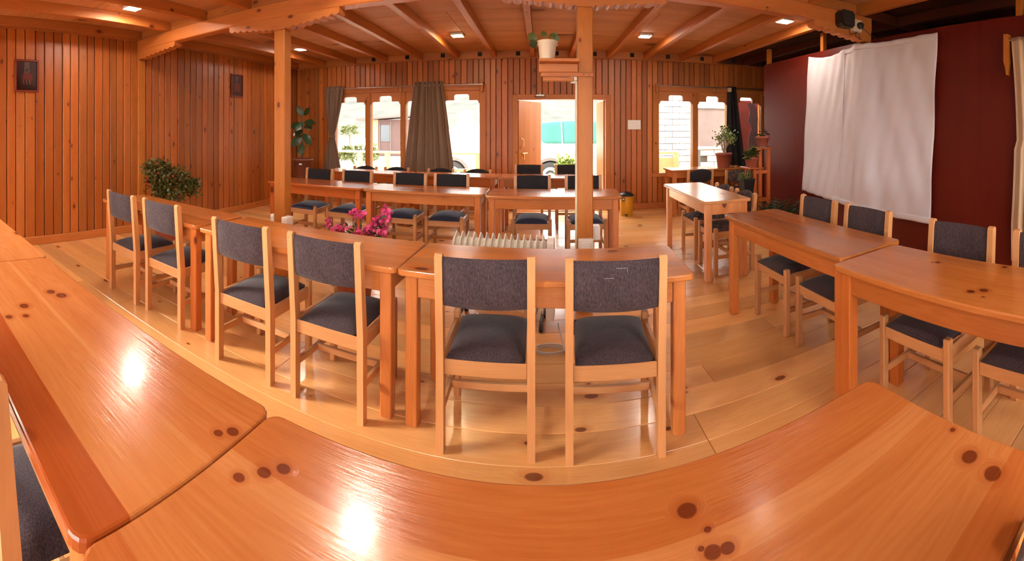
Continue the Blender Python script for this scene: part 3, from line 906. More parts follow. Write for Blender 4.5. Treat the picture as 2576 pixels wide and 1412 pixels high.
# ---- curtains and rods
def curtain(fn, nu, nv, name, mat, label, rod=None, th=.004, loc=(0, 0, 0)):
    r = empty(name, loc); tag(r, label, 'curtain')
    solid(MB().grid(lambda u, v: tuple(a - b for a, b in zip(fn(u, v), loc)), nu, nv).build('cloth', mat, r), th)
    return r
ROD_Z, ROD_Y = 2.17, YF - .12
def rod(x0, x1, label, z=ROD_Z):
    r = empty('curtain_rod', ((x0 + x1) / 2, ROD_Y, z)); tag(r, label, 'curtain rod')
    h = (x1 - x0) / 2
    MB().tube((-h, 0, 0), (h, 0, 0), .011).build('pole', 'steel', r)
    for sx in (-h + .02, h - .02):
        MB().cbox(sx - .02, sx + .02, .0, .075, -.12, .05, .006).build('bracket', 'post_pine', r)
    MB().cbox(.0, .02, .0, .075, -.10, .02, .004).build('bracket', 'brass', r)
rod(-3.98, -.99, 'steel curtain rod above the wide left window')
rod(1.98, 4.22, 'steel curtain rod above the right window')
def folds(u, n, a): return a * math.sin(u * PI * 2 * n) + .4 * a * math.sin(u * PI * 2 * n * 1.7 + 1)
def cur_tied(u, v):
    # gathered at v = .55, hangs on the left
    top, bot = 2.22, .62
    z = top + (bot - top) * v
    if v < .60: t = v / .60; k = 1 - (1 - .26) * (t ** 1.8)
    else: t = (v - .60) / .40; k = .26 + .72 * t ** .7
    cx = -3.80 + (-.06 * min(1, v / .6)) + (.0 if v < .6 else .03 * (v - .6))
    x = cx + (u - .5) * .40 * k
    return (x, ROD_Y - .015 + folds(u, 5, .022) * (.5 + k * .5), z)
c1 = curtain(cur_tied, 60, 40, 'curtain', 'curtain_taupe', 'taupe curtain tied at the waist at the left of the wide window', loc=(-3.82, ROD_Y, .62))
tie = MB().lathe([(.065, -.02), (.072, 0), (.065, .02)], 20, rx=1.0, ry=.7); tie.build('tie_back', 'curtain_taupe', c1, None, (-.03, -.01, .645))
def cur_mid(u, v):
    top, bot = 2.235, .60
    z = top + (bot - top) * v
    w = .50 + .42 * v ** .9
    cx = -1.95 + .02 * v
    x = cx + (u - .5) * w
    return (x, ROD_Y - .02 + folds(u, 6, .028) - .05 * v, z)
curtain(cur_mid, 84, 24, 'curtain', 'curtain_taupe', 'wide taupe curtain hanging between the panes of the left window', loc=(-1.95, ROD_Y, .6))
def cur_blk(u, v):
    top, bot = 2.20, .60
    z = top + (bot - top) * v
    w = .17 + .26 * v
    cx = 3.44 + .10 * v
    return (cx + (u - .5) * w, ROD_Y - .02 + folds(u, 3, .024), z)
cb = curtain(cur_blk, 48, 20, 'curtain', 'curtain_black', 'black patterned curtain hanging in the right window', loc=(3.48, ROD_Y, .6))
MB().cbox(-.125, -.055, -.05, .01, 1.50, 1.58, .004).build('header_tab', 'cream_plastic', cb)
def cur_beige(u, v):
    top, bot = 2.20, .28
    z = top + (bot - top) * v
    y = 1.50 + .06 * math.sin(PI * min(1, v * 1.2)) * (-.5) * (1 - u) - u * 1.0
    return (PX - .075 + folds(u, 11, .020) * (.4 + .6 * min(1, v * 4)), y - .05 * v * (1 - u) * (v < .5), z)
cg = curtain(cur_beige, 120, 24, 'curtain', 'curtain_beige', 'beige curtain on the red partition at the right picture edge', loc=(PX - .07, 1.0, .28))
MB().prism([(.52, 1.95), (.56, 1.95), (.56, 1.72), (.545, 1.66), (.535, 1.60), (.52, 1.72)], -.03, .05, 0).build('bracket', 'post_pine', cg)
MB().tube((.0, -.55, 1.90), (.0, .54, 1.90), .011).build('rod', 'steel', cg)

# ================================================================== SMALL FURNISHINGS
# ---- oil filled radiator behind the second row of tables
rad = empty('oil_radiator', (-.29, 3.02, 0), R(-6)); tag(rad, 'cream oil radiator with a row of fins behind the middle tables', 'radiator')
def fin_outline():
    hy, z0, z1 = .075, .10, .63
    return [(-hy, z0 + .03), (-hy + .02, z0), (hy - .02, z0), (hy, z0 + .03), (hy, z1 - .05), (hy - .015, z1 - .02), (.012, z1 + .012), (0, z1 + .02), (-.012, z1 + .012), (-hy + .015, z1 - .02), (-hy, z1 - .05)]
fin = MB().prism(fin_outline(), -.004, .004, 0)
for zc in (.55, .19):
    fin.lathe([(.052, -.0235), (.058, -.012), (.06, 0), (.058, .012), (.052, .0235)], 16, Matrix.Translation((0, 0, zc)) @ Matrix.Rotation(R(90), 4, 'Y'))
fin.cbox(-.010, .010, -.022, .022, .22, .52, .004)
finm = fin.mesh('fin')
NF = 15
for i in range(NF):
    mk('fin', finm, 'heater_enamel', rad, None, (-.345 + i * .0465, 0, 0))
bx = MB(); bx.prism([(-.075, .06), (.075, .06), (.078, .50), (.06, .60), (.03, .635), (-.03, .635), (-.06, .60), (-.078, .50)], .335, .385, 0)
bx.build('control_box', 'white_plastic', rad)
MB().tube((.385, 0, .50), (.398, 0, .50), .022).build('knob', 'black_plastic', rad)
for x in (-.30, .30):
    MB().cbox(x - .012, x + .012, -.12, .12, .055, .085, .004).build('foot', 'grey_trim', rad)
    for yy in (-.11, .11):
        MB().tube((x - .012, yy, .028), (x + .012, yy, .028), .028).build('wheel', 'black_plastic', rad)

# ---- column fittings
def socket_box(cx, cy, z, label, w=.075, h=.09, d=.055):
    o = empty('socket_box', (cx, cy, z)); tag(o, label, 'socket', 'white socket boxes on the columns')
    MB().cbox(-w / 2, w / 2, -d / 2, d / 2, 0, h, .005).build('case', 'white_plastic', o)
    MB().cbox(-w * .3, w * .3, -d / 2 - .004, -d / 2 + .002, h * .2, h * .8, .002).build('face_plate', 'paper', o)
socket_box(-2.35 - .062 - .022, BY - .035, .50, 'white socket box on the left side of the left pillar', .044, .085)
socket_box(-2.35 + .062 + .032, BY - .055, .50, 'white socket box on the right side of the left pillar', .064, .085, .11)
socket_box(.34, BY - .06 - .03, .47, 'white socket board across the foot of the shelf pillar', .115, .10, .05)
socket_box(.34 + .062 + .033, BY + .05, .53, 'white socket box on the right of the shelf pillar', .066, .11, .09)
mcb = empty('breaker_box', (.34 - .062 - .028, BY - .03, 1.79)); tag(mcb, 'small white breaker box on the pillar under the shelf', 'breaker box')
MB().cbox(-.027, .027, -.04, .04, 0, .085, .006).build('case', 'white_plastic', mcb)
MB().cbox(-.022, .015, -.035, .035, -.016, 0, .004).build('cover', 'white_plastic', mcb)
cd = MB().cbox(-.008, .008, -.012, .012, 0.02, 1.79, .003).build('cable_conduit', 'cream_plastic', None, None, (.34 - .062 - .008, BY - .045, 0))
tag(cd, 'cream cable conduit running down the shelf pillar', 'conduit')

# shelf with moulded apron
sh = empty('wall_shelf', (.34, BY, 1.83)); tag(sh, 'small moulded pine shelf fixed on the pillar', 'shelf')
MB().cbox(-.36, -.055, -.20, .10, .085, .11, .004).build('board', 'beam_pine_x', sh)
MB().cbox(-.36, -.06, -.095, -.068, .02, .086, .004).build('apron', 'beam_pine_x', sh)
MB().cbox(-.345, .062, -.085, -.062, -.012, .022, .004).build('batten', 'beam_pine_x', sh)
MB().cbox(-.33, -.09, -.09, -.066, -.05, -.016, .006).build('batten', 'beam_pine_x', sh)
for x in (-.015, .028):
    MB().tube((x, -.0865, .005), (x, -.0845, .005), .004).build('screw', 'black_plastic', sh)

# ---- door closer, paper, clips above the door
dc = empty('door_closer', (-.02, YF - .05, 1.965)); tag(dc, 'small metal door closer above the open door', 'door closer')
MB().cbox(-.075, .075, -.03, .03, 0, .035, .008).build('body', 'steel', dc)
MB().tube((0, -.01, .035), (0, -.01, .055), .025).build('cap', 'steel', dc)
MB().cbox(-.095, .09, -.02, .02, -.012, 0, .004).build('arm', 'grey_trim', dc)
pp = empty('paper_notice', (1.61, YF - .03, 1.40)); tag(pp, 'blank white paper notice pinned right of the door', 'notice')
MB().cbox(-.115, .115, -.004, 0, 0, .165, .001).build('sheet', 'paper', pp)
for sx in (-.10, .10):
    MB().tube((sx, -.004, .155), (sx, -.008, .155), .004, n=8).build('pin', 'steel', pp)

# ---- framed pictures on the left wall
def picture(yc, z0, label, w=.30, h=.39):
    o = empty('framed_picture', (XL + .022, yc, z0)); tag(o, label, 'picture', 'framed pictures on the boarded wall')
    f = .022
    for a, b, c, d in ((-w / 2, w / 2, 0, f), (-w / 2, w / 2, h - f, h), (-w / 2, -w / 2 + f, f, h - f), (w / 2 - f, w / 2, f, h - f)):
        MB().cbox(0, .022, a, b, c, d, .004).build('frame', 'picture_frame', o)
    MB().box(.0, .008, -w / 2 + f, w / 2 - f, f, h - f).build('print', 'print_dark', o)
    def flat(poly, x, name, mat):
        MB().prism(poly, .0075, .0085 + x * .0006, 0).build(name, mat, o)
    s = h / .39
    # loose generic group scene: backdrop arch, seated figures, bright rug
    flat([(-.035, .20 * s), (.035, .20 * s), (.03, .36 * s), (-.03, .36 * s)], 0, 'backdrop', 'print_grey')
    flat([(-.10, .08 * s), (-.045, .08 * s), (-.05, .22 * s), (-.095, .22 * s)], 1, 'side_figure', 'print_maroon')
    flat([(.045, .08 * s), (.10, .08 * s), (.095, .23 * s), (.05, .23 * s)], 1, 'side_figure', 'print_maroon')
    flat([(-.06, .15 * s), (.07, .14 * s), (.06, .21 * s), (.0, .24 * s), (-.05, .21 * s)], 2, 'seated_figure', 'print_red')
    flat([(-.05, .09 * s), (.05, .09 * s), (.05, .15 * s), (-.05, .15 * s)], 1, 'seat', 'print_pink')
    flat([(-.03, .07 * s), (-.005, .065 * s), (-.02, .15 * s), (-.035, .15 * s)], 3, 'boot', 'print_black')
    flat([(.015, .06 * s), (.04, .07 * s), (.015, .15 * s), (.0, .15 * s)], 3, 'boot', 'print_black')
    hd = [(.017 * math.cos(R(a)), .262 * s + .017 * math.sin(R(a))) for a in range(0, 360, 30)]
    flat(hd, 4, 'head', 'print_black')
    MB().box(.0105, .0115, -w / 2 + f, w / 2 - f, f, h - f).build('glazing', 'window_glass', o)
for n, c in (('print_dark', (.045, .012, .012)), ('print_grey', (.16, .10, .085)), ('print_maroon', (.06, .018, .02)), ('print_red', (.22, .03, .028)),
             ('print_pink', (.26, .09, .07)), ('print_black', (.012, .008, .007))):
    plain(n, c, .45)
picture(1.60, 1.86, 'framed picture of seated figures hanging nearest the left picture edge')
picture(5.22, 1.95, 'framed picture of seated figures beside the left pillar')

# ---- pedal bin
pb = empty('pedal_bin', (1.38, 6.62, 0)); tag(pb, 'yellow pedal bin with black lid by the far wall', 'bin')
MB().lathe([(.102, 0), (.104, .02), (.112, .31), (.112, .325)], 28).build('body', 'bin_yellow', pb)
MB().lathe([(.118, .318), (.119, .332), (.108, .352), (.08, .372), (.04, .384), (1e-6, .388)], 28).build('lid', 'black_plastic', pb)
hp = [(.112 * math.cos(R(8)), -.01, .33)] + [(.112 + .035 * math.sin(R(a)), -.01, .275 + .06 * math.cos(R(a))) for a in range(20, 181, 20)]
MB().path(hp, .005).build('handle', 'black_plastic', pb)
MB().cbox(-.055, .005, -.135, -.10, .03, .038, .003).build('pedal', 'black_plastic', pb)
MB().cbox(-.033, -.017, -.125, -.105, 0, .03, .003).build('pedal_stem', 'black_plastic', pb)
st = MB().cbox(-.075, -.035, -.1125, -.102, .245, .30, .002, M=Matrix.Rotation(R(-8), 4, 'Z')).build('sticker', 'black_plastic', pb)
MB().cbox(-.066, -.044, -.1135, -.112, .262, .288, .001, M=Matrix.Rotation(R(-8), 4, 'Z')).build('emblem', 'paper', st)

# ---- loudspeaker, junction box and wires on the beam
sp = empty('loudspeaker', (2.83, BY - .065 - .075, 2.44)); tag(sp, 'black wall loudspeaker mounted on the beam end', 'loudspeaker')
poly = [(-.10 + .03, 0), (.10 - .03, 0), (.10, .03), (.10, .155), (.07, .185), (-.07, .185), (-.10, .155), (-.10, .03)]
poly = [(a * .88, .01 + b * .9) for a, b in poly]
MB().prism(poly, -.03, .075, 1).build('cabinet', 'black_plastic', sp)
MB().prism([(a * .86, .0925 + (b - .0925) * .86) for a, b in poly], -.037, -.029, 1).build('grille', 'dark_felt', sp)
jb = empty('junction_board', (3.02, BY - .065 - .02, 2.44)); tag(jb, 'pale wooden junction board with a black plug beside the loudspeaker', 'junction board')
MB().cbox(-.065, .065, -.02, .02, 0, .13, .004).build('board', 'cream_plastic', jb)
MB().lathe([(.036, 0), (.036, .03), (.028, .045), (1e-6, .045)], 16, Matrix.Translation((.025, -.018, .065)) @ Matrix.Rotation(R(90), 4, 'X')).build('plug', 'black_plastic', jb)
yw = BY - .09
wr = MB().path([(2.90, yw, 2.47), (2.93, yw, 2.40), (2.99, yw, 2.42), (3.03, yw, 2.45), (3.0, yw, 2.40), (3.08, yw, 2.365), (3.04, yw, 2.43)], .004, 6)
wr.path([(2.86, yw, 2.625), (2.95, yw, 2.60), (3.03, yw, 2.53), (3.10, yw, 2.50), (3.18, yw - .05, 2.42), (3.23, yw - .1, 2.38)], .004, 6)
wo = wr.build('speaker_wire', 'cable_dark'); tag(wo, 'thin dark wires looping below the loudspeaker', 'wire')
cc = []
for k in range(60):
    a = k / 60 * 5 * PI
    cc.append((.06 + .09 * math.cos(a) * (1 + .1 * math.sin(k)), 2.62 + .05 * math.sin(a), .006 + .0004 * k))
cbl = MB().path([(.12, 3.0, .006)] + cc, .004, 6).build('coiled_cable', 'cable'); tag(cbl, 'pale cable coiled on the floor below the radiator', 'cable')

# ================================================================== PLANTS
def pot(o, r0, r1, h, mat, rim=.012, soil=True, name='pot', n=28):
    MB().lathe([(r0, 0), (r0 + .002, .004), (r1, h - .03), (r1 + rim, h - .03), (r1 + rim, h), (r1 - .006, h), (r1 - .008, h - .02)], n).build(name, mat, o)
    if soil: MB().lathe([(r1 - .008, h - .03), (r1 * .6, h - .022), (1e-6, h - .018)], n).build('soil', 'soil', o)
def rdir(g, up=0.3):
    a = g.uniform(0, 2 * PI); z = g.uniform(-.3, 1) * (1 - up) + up
    return Vector((math.cos(a), math.sin(a), z)).normalized()

# rubber plant on a low stool in the far left corner
o = empty('plant_stool', (-4.10, 6.30, 0)); tag(o, 'low wooden stool under the rubber plant in the corner', 'stool')
MB().cbox(-.20, .20, -.20, .20, .50, .53, .006).build('seat', 'table_pine', o, (.7, .5, .45))
for sx in (-1, 1):
    for sy in (-1, 1):
        MB().cbox(sx * .16 - .02, sx * .16 + .02, sy * .16 - .02, sy * .16 + .02, 0, .50, .004).build('leg', 'table_leg_pine', o, (.7, .5, .45))
o = empty('rubber_plant', (-4.10, 6.30, .53)); tag(o, 'rubber plant with large dark leaves in a brown pot', 'plant')
pot(o, .135, .17, .34, 'terracotta_brown', .016)
MB().cbox(.03, .09, -.178, -.17, .24, .265, .001).build('pot_label', 'paper', o)
MB().path([(0, 0, .30), (.0, 0, .70), (-.005, 0, 1.05), (.01, 0, 1.16)], .009).build('stem', 'stem_brown', o)
g = random.Random(3)
LF = [((0, 0, 1.10), (-.35, -.3, .9), .20), ((.01, 0, 1.12), (.75, -.2, .65), .19), ((0, -.02, 1.02), (.05, -.75, -.55), .24), ((-.01, 0, .98), (-.95, -.25, -.25), .24),
      ((.01, 0, 1.0), (.95, -.25, -.05), .26), ((0, 0, .78), (-.75, -.35, -.75), .30), ((.01, 0, .80), (.80, -.3, -.75), .27), ((0, -.01, .64), (.05, -.45, -.9), .24), ((0, .02, .9), (.2, .9, .1), .22), ((0, 0, .86), (-.3, -.8, -.35), .20)]
for b, d, ln in LF:
    MB().leaf(b, d, Vector(d).cross(Vector((.35, -1, .3))), ln * 1.15, ln * .58, .10).build('leaf', 'leaf_dark', o, tint(.8, 1.3, .1, g))

# red berried bush by the left wall
def bush(o, c, rad, n, ln, mat, g, squash=(1, 1, 1), name='foliage', cluster=9):
    m = MB(); tips = []
    for i in range(n // cluster):
        d = rdir(g, .15)
        p = Vector(c) + Vector((d.x * rad[0], d.y * rad[1], d.z * rad[2])) * (g.uniform(.25, 1) ** .5)
        tips.append(p)
        for k in range(cluster):
            q = p + Vector((g.gauss(0, .03), g.gauss(0, .03), g.gauss(0, .03)))
            dd = (d * .6 + Vector((g.gauss(0, .7), g.gauss(0, .7), g.gauss(.25, .6)))).normalized()
            m.leaf(q, dd, Vector((g.gauss(0, 1), g.gauss(0, 1), g.gauss(0, 1))), ln * g.uniform(.7, 1.25), ln * g.uniform(.38, .55), .12)
    f = m.build(name, mat, o); tag(f, kind='stuff')
    return tips
o = empty('berry_bush', (-4.17, 3.27, 0)); tag(o, 'dense green bush with red berries behind the left chairs', 'plant')
pot(o, .13, .17, .30, 'terracotta', .014)
g = random.Random(11)
tips = bush(o, (0, 0, .70), (.27, .27, .27), 900, .065, 'leaf_olive', g)
tips += bush(o, (.10, .08, .58), (.26, .30, .24), 700, .065, 'leaf_mid', g)
tips += bush(o, (-.03, -.12, .88), (.16, .14, .16), 380, .06, 'leaf_olive', g)
st = MB()
for p in tips[::5]: st.tube((0, 0, .28), tuple(p), .006, .003, 6)
st.build('stems', 'stem_brown', o)
for k in range(16):
    p = g.choice(tips) + Vector((g.uniform(.0, .06), g.uniform(-.06, .0), g.uniform(-.03, .03)))
    MB().ball(tuple(p), .013).build('berry', 'berry_red', o)

# pink flowering plant between the table rows
o = empty('flowering_plant', (-1.42, 2.92, 0)); tag(o, 'pink flowering potted plant on the floor between the tables', 'plant')
pot(o, .11, .15, .27, 'terracotta', .014)
g = random.Random(5)
fl = MB(); stm = MB(); fol = MB()
heads = []
spec = [(-.30, .0, .52), (-.22, .02, .64), (-.20, -.02, .55), (-.15, .0, .60), (-.12, .02, .55), (-.09, 0, .62), (-.17, -.03, .50), (-.02, .02, .74), (.02, .0, .76), (.05, .02, .73),
        (-.03, .02, .56), (.0, -.03, .54), (.05, -.02, .60), (.09, .01, .63), (.04, -.04, .55), (.12, 0, .58), (.15, .02, .66), (.20, 0, .73), (.24, .02, .78), (.26, 0, .74), (.17, .02, .70),
        (.22, .03, .66), (.22, -.03, .62), (.26, 0, .50), (.10, -.05, .52), (-.06, -.05, .52), (.02, -.06, .50), (-.10, .06, .52)]
for x, y, z in spec:
    p = Vector((x, y, z)); heads.append(p)
    x *= 1.1; p = Vector((x, y, z))
    stm.path([(x * .15, y * .15, .24), (x * .5, y * .5, z * .72), tuple(p)], .0035, 5)
    for k in range(20):
        q = p + Vector((g.gauss(0, .020), g.gauss(0, .020), g.gauss(0, .016)))
        d = rdir(g, .1)
        fl.leaf(q, d, Vector((g.gauss(0, 1), g.gauss(0, 1), g.gauss(0, 1))), .030, .034, .25)
    for k in range(10):
        t = g.uniform(.45, .95)
        q = Vector((x * t, y * t, .24 + (z - .24) * t)) + Vector((g.gauss(0, .02), g.gauss(0, .02), 0))
        fol.leaf(q, rdir(g, .1), Vector((g.gauss(0, 1), g.gauss(0, 1), g.gauss(0, 1))), .05, .024, .12)
tag(fl.build('blossoms', 'petal_pink', o), kind='stuff'); tag(fol.build('foliage', 'leaf_dark', o, (1.6, 1.1, .9)), kind='stuff'); stm.build('stems', 'stem_brown', o)

# pot on the shelf
o = empty('shelf_plant', (.045, BY - .06, 1.94)); tag(o, 'cream bucket pot with a few round leaves on the pillar shelf', 'plant')
MB().lathe([(.056, 0), (.070, .115), (.078, .135), (.080, .152), (.074, .154), (.070, .14)], 28).build('pot', 'cream_plastic', o)
MB().lathe([(.069, .135), (.03, .142), (1e-6, .143)], 20).build('soil', 'soil', o)
for sx in (-1, 1): MB().ball((sx * .076, 0, .122), .007).build('handle_lug', 'cream_plastic', o)
g = random.Random(2)
for b, d, ln in (((-.05, -.01, .15), (-.9, -.2, .45), .085), ((-.05, -.02, .15), (-.75, -.3, -.35), .085), ((-.02, 0, .15), (-.1, -.3, .8), .06), ((.02, 0, .15), (.35, -.4, .55), .06), ((.05, .0, .15), (.2, .1, .8), .05), ((.03, -.02, .15), (.8, -.3, .3), .05)):
    bb = Vector(b) + Vector(d) * .03
    MB().path([b, tuple(bb)], .002, 5).build('stalk', 'leaf_mid', o)
    MB().leaf(tuple(bb), d, Vector(d).cross(Vector((.2, 1, .2))), ln, ln * .9, .15).build('leaf', 'leaf_mid', o, tint(.5, 1.0, .1, g))

# plants in the far right corner
o = empty('plant_stand', (2.86, 4.98, 0)); tag(o, 'stepped wooden plant stand beside the end of the partition', 'plant stand')
LS = 'table_leg_pine'; LC = (.78, .52, .42)
MB().cbox(-.02, .155, -.14, .14, 1.135, 1.16, .006).build('shelf', 'table_pine', o, LC)
MB().cbox(-.19, .03, -.14, .14, .865, .89, .006).build('shelf', 'table_pine', o, LC)
MB().cbox(-.36, -.02, -.16, .14, .495, .52, .006).build('shelf', 'table_pine', o, LC)
for x, z in ((.115, 1.135), (-.02, 1.135), (-.10, .865)):
    for sy in (-.11, .11):
        MB().cbox(x - .024, x + .024, sy - .022, sy + .022, 0, z, .004).build('leg', LS, o, LC)
for sy in (-.11, .11): MB().cbox(-.34, -.295, sy - .022, sy + .022, 0, .495, .004).build('leg', LS, o, LC)
MB().cbox(-.33, .12, -.125, -.10, .42, .47, .004).build('rail', LS, o, LC)
MB().cbox(-.10, .12, -.125, -.10, .80, .85, .004).build('rail', LS, o, LC)
def potted(name, loc, label, r0, r1, h, mat):
    p = empty(name, loc); tag(p, label, 'plant', 'potted plants in the far right corner'); pot(p, r0, r1, h, mat, .010); return p
g = random.Random(9)
o = potted('potted_plant', (2.93, 4.95, 1.16), 'small plant with a thin cane in a terracotta pot atop the stand', .062, .088, .15, 'terracotta')
MB().lathe([(.085, 0), (.095, .012), (.092, .012), (.08, .004)], 24).build('saucer', 'grey_trim', o)
MB().path([(-.03, 0, .12), (-.075, 0, .42)], .003, 6).build('cane', 'stem_brown', o)
m = MB()
for k in range(16):
    d = rdir(g, .1); m.leaf((d.x * .03, d.y * .03, .15 + g.uniform(0, .08)), d, (d.y, -d.x, .2), .09, .05, .2)
tag(m.build('foliage', 'leaf_dark', o), kind='stuff')
o = potted('potted_plant', (2.76, 4.93, .89), 'broad leafed green plant in a clay pot on the middle step', .065, .092, .14, 'terracotta')
m = MB()
for k in range(34):
    d = rdir(g, .2); m.leaf((d.x * .04, d.y * .04, .13 + g.uniform(0, .10)), d, (d.y, -d.x, .2), .12, .075, .2)
tag(m.build('foliage', 'leaf_mid', o, (.6, .8, .8)), kind='stuff')
o = empty('potted_plant', (2.66, 4.91, .52)); tag(o, 'loose leafed plant in a square black pot on the lowest step', 'plant', 'potted plants in the far right corner')
m = MB(); m.lathe([(.085, 0), (.118, .21), (.128, .21), (.128, .225), (.112, .225), (.108, .19)], 4, Matrix.Rotation(R(45), 4, 'Z'), smooth=False); m.build('pot', 'black_pot', o)
MB().box(-.075, .075, -.075, .075, .18, .195).build('soil', 'soil', o)
m = MB()
for k in range(60):
    d = rdir(g, .15); d = Vector((d.x - .5, d.y, d.z * .8 + .2)).normalized()
    m.leaf((d.x * .09 * g.random(), d.y * .06, .19 + g.uniform(0, .10)), d, (d.y, -d.x, .2), .085, .026, .2)
tag(m.build('foliage', 'leaf_bright', o, (.45, .5, .5)), kind='stuff')
o = empty('jade_plant', (3.03, 6.42, .75)); tag(o, 'jade plant with bare pale stems in a red pot on the small table', 'plant')
pot(o, .105, .135, .245, 'terracotta', .014)
g = random.Random(21); m = MB(); s_ = MB()
for k in range(13):
    a = g.uniform(0, 2 * PI); r_ = g.uniform(.02, .17); zt = .68 - r_ * 1.3 + g.uniform(-.05, .08)
    tip = Vector((r_ * math.cos(a), r_ * math.sin(a), zt))
    s_.path([(0, 0, .22), tuple(tip * .45 + Vector((0, 0, .16))), tuple(tip)], .006, 6)
    for j in range(26):
        q = tip + Vector((g.gauss(0, .035), g.gauss(0, .035), g.gauss(-.01, .045)))
        m.leaf(q, rdir(g, .2), Vector((g.gauss(0, 1), g.gauss(0, 1), g.gauss(0, 1))), .045, .028, .1)
tag(m.build('foliage', 'leaf_bright', o), kind='stuff'); s_.build('stems', 'stem_pale', o)
o = empty('palm_plant', (2.93, 4.55, 0)); tag(o, 'dark palm plant on the floor against the red partition', 'plant')
pot(o, .09, .115, .22, 'black_pot', .01)
g = random.Random(31); m = MB()
for k in range(26):
    a = g.uniform(0, 2 * PI); e = g.uniform(.5, 1.2)
    d = Vector((math.cos(a) * math.cos(e), math.sin(a) * math.cos(e) - .25, math.sin(e)))
    base = Vector((0, 0, .20)); l0 = g.uniform(.18, .34)
    p1 = base + d * l0
    m.tube(tuple(base), tuple(p1), .003, .002, 5)
    for j in range(8):
        b = base + d * (l0 * (.5 + j * .07)); sd = Vector((-d.y, d.x, 0)).normalized() * (1 if j % 2 else -1)
        m.leaf(tuple(b), d * .8 + sd * .8 - Vector((0, 0, .25)), (0, 0, 1), .11, .016, .3)
tag(m.build('fronds', 'leaf_dark', o, (.9, 1.0, 1.0)), kind='stuff')

# ================================================================== OUT OF DOORS
ground = MB().box(-60, 60, -40, 120, -.22, -.10).build('ground', 'ground_earth'); tag(ground, kind='structure')
porch = MB().box(XL - .2, XR, YF + .12, 8.75, -.10, -.012).build('porch_floor', 'rail_timber'); tag(porch, kind='structure')
hm_ = MB()
def hill(u, v):
    x = -170 + 340 * u; y = 50 + 130 * v
    z = -2 + (v ** 1.15) * (48 + 16 * math.sin(u * 7 + 1) + 14 * u) + 2.2 * math.sin(u * 40 + v * 9) * v + 1.5 * math.sin(u * 90 + v * 31) * v
    return (x, y, z)
hm_.grid(hill, 70, 30); ho = hm_.build('hillside', 'hill_green'); tag(ho, kind='structure')

# porch railing
rail = empty('porch_railing', (-2.0, 8.62, 0)); tag(rail, 'timber porch railing outside the left window', 'railing')
MB().cbox(-2.8, 1.35, -.045, .045, .86, .91, .006).build('top_rail', 'rail_timber', rail)
MB().cbox(-2.8, 1.35, -.03, .03, .50, .56, .005).build('lower_rail', 'rail_timber', rail)
for k in range(7): MB().cbox(-2.78 + k * .68, -2.68 + k * .68, -.045, .045, -.02, .86, .005).build('post', 'rail_timber', rail, tint(.9, 1.1, .05))
pr = empty('porch_railing', (1.75, 8.62, 0)); tag(pr, 'short timber railing outside the right door leaf', 'railing')
MB().cbox(-.42, 1.2, -.045, .045, .86, .91, .006).build('top_rail', 'rail_timber', pr)
for x in (-.38, .3, 1.1): MB().cbox(x, x + .11, -.045, .045, -.02, .86, .005).build('post', 'rail_timber', pr)
MB().cbox(-.42, 1.2, -.02, .02, .05, .78, .005).build('board', 'rail_timber', pr)

# parked white car
car = empty('parked_car', (-1.0, 10.95, -.10)); tag(car, 'white car parked outside the door', 'car')
prof = [(-1.95, .32), (-1.98, .62), (-1.93, .95), (-1.62, 1.02), (-1.28, 1.52), (-1.05, 1.60), (.30, 1.60), (.52, 1.54), (1.02, 1.10), (1.78, 1.02), (1.98, .86), (2.0, .45), (1.92, .32),
        (1.62, .32), (1.58, .50), (1.44, .68), (1.22, .75), (1.0, .68), (.86, .50), (.82, .32), (-.82, .32), (-.86, .50), (-1.0, .68), (-1.22, .75), (-1.44, .68), (-1.58, .50), (-1.62, .32)]
MB().prism(prof, -.80, .80, 1).build('body', 'car_paint', car)
for x0 in (-1.22, 1.22):
    arch = [(x0 + .44 * math.cos(R(a)), .36 + .44 * math.sin(R(a))) for a in range(0, 181, 15)] + [(x0 + .37 * math.cos(R(a)), .36 + .37 * math.sin(R(a))) for a in range(180, -1, -15)]
    MB().prism(arch, -.83, -.76, 1).build('wheel_arch', 'grey_trim', car)
    for ys in (-.72, .72):
        w = MB().lathe([(.20, -.09), (.30, -.10), (.345, -.07), (.35, 0), (.345, .07), (.30, .10), (.20, .09)], 28, Matrix.Translation((x0, ys, .36)) @ Matrix.Rotation(R(90), 4, 'X')).build('wheel', 'rubber', car)
        MB().lathe([(1e-6, .10), (.06, .105), (.07, .085), (.20, .095), (.215, .08), (.21, -.06), (1e-6, -.06)], 20, Matrix.Translation((x0, ys, .36)) @ Matrix.Rotation(R(90) if ys < 0 else R(-90), 4, 'X')).build('hub', 'white_paint', w)
for poly in ([(-1.22, 1.06), (-.95, 1.50), (-.30, 1.52), (-.30, 1.06)], [(-.22, 1.06), (-.22, 1.52), (.28, 1.52), (.72, 1.06)]):
    MB().prism(poly, -.806, -.797, 1).build('side_window', 'car_glass_pale', car)
MB().prism([(-1.28, 1.50), (-1.62, 1.03), (-1.66, 1.04), (-1.31, 1.52)], -.7, .7, 1).build('rear_window', 'car_glass_pale', car)
MB().prism([(.54, 1.54), (1.02, 1.10), (1.05, 1.12), (.56, 1.56)], -.7, .7, 1).build('windscreen', 'car_glass_pale', car)
MB().cbox(.66, .80, -.98, -.80, 1.02, 1.14, .02).build('mirror', 'car_paint', car)
MB().cbox(1.86, 1.99, -.78, -.50, .72, .86, .02).build('headlamp', 'car_glass', car)
for k in range(3): MB().cbox(1.975, 2.01, -.45, .45, .60 + k * .07, .63 + k * .07, .005).build('grille_bar', 'black_plastic', car)

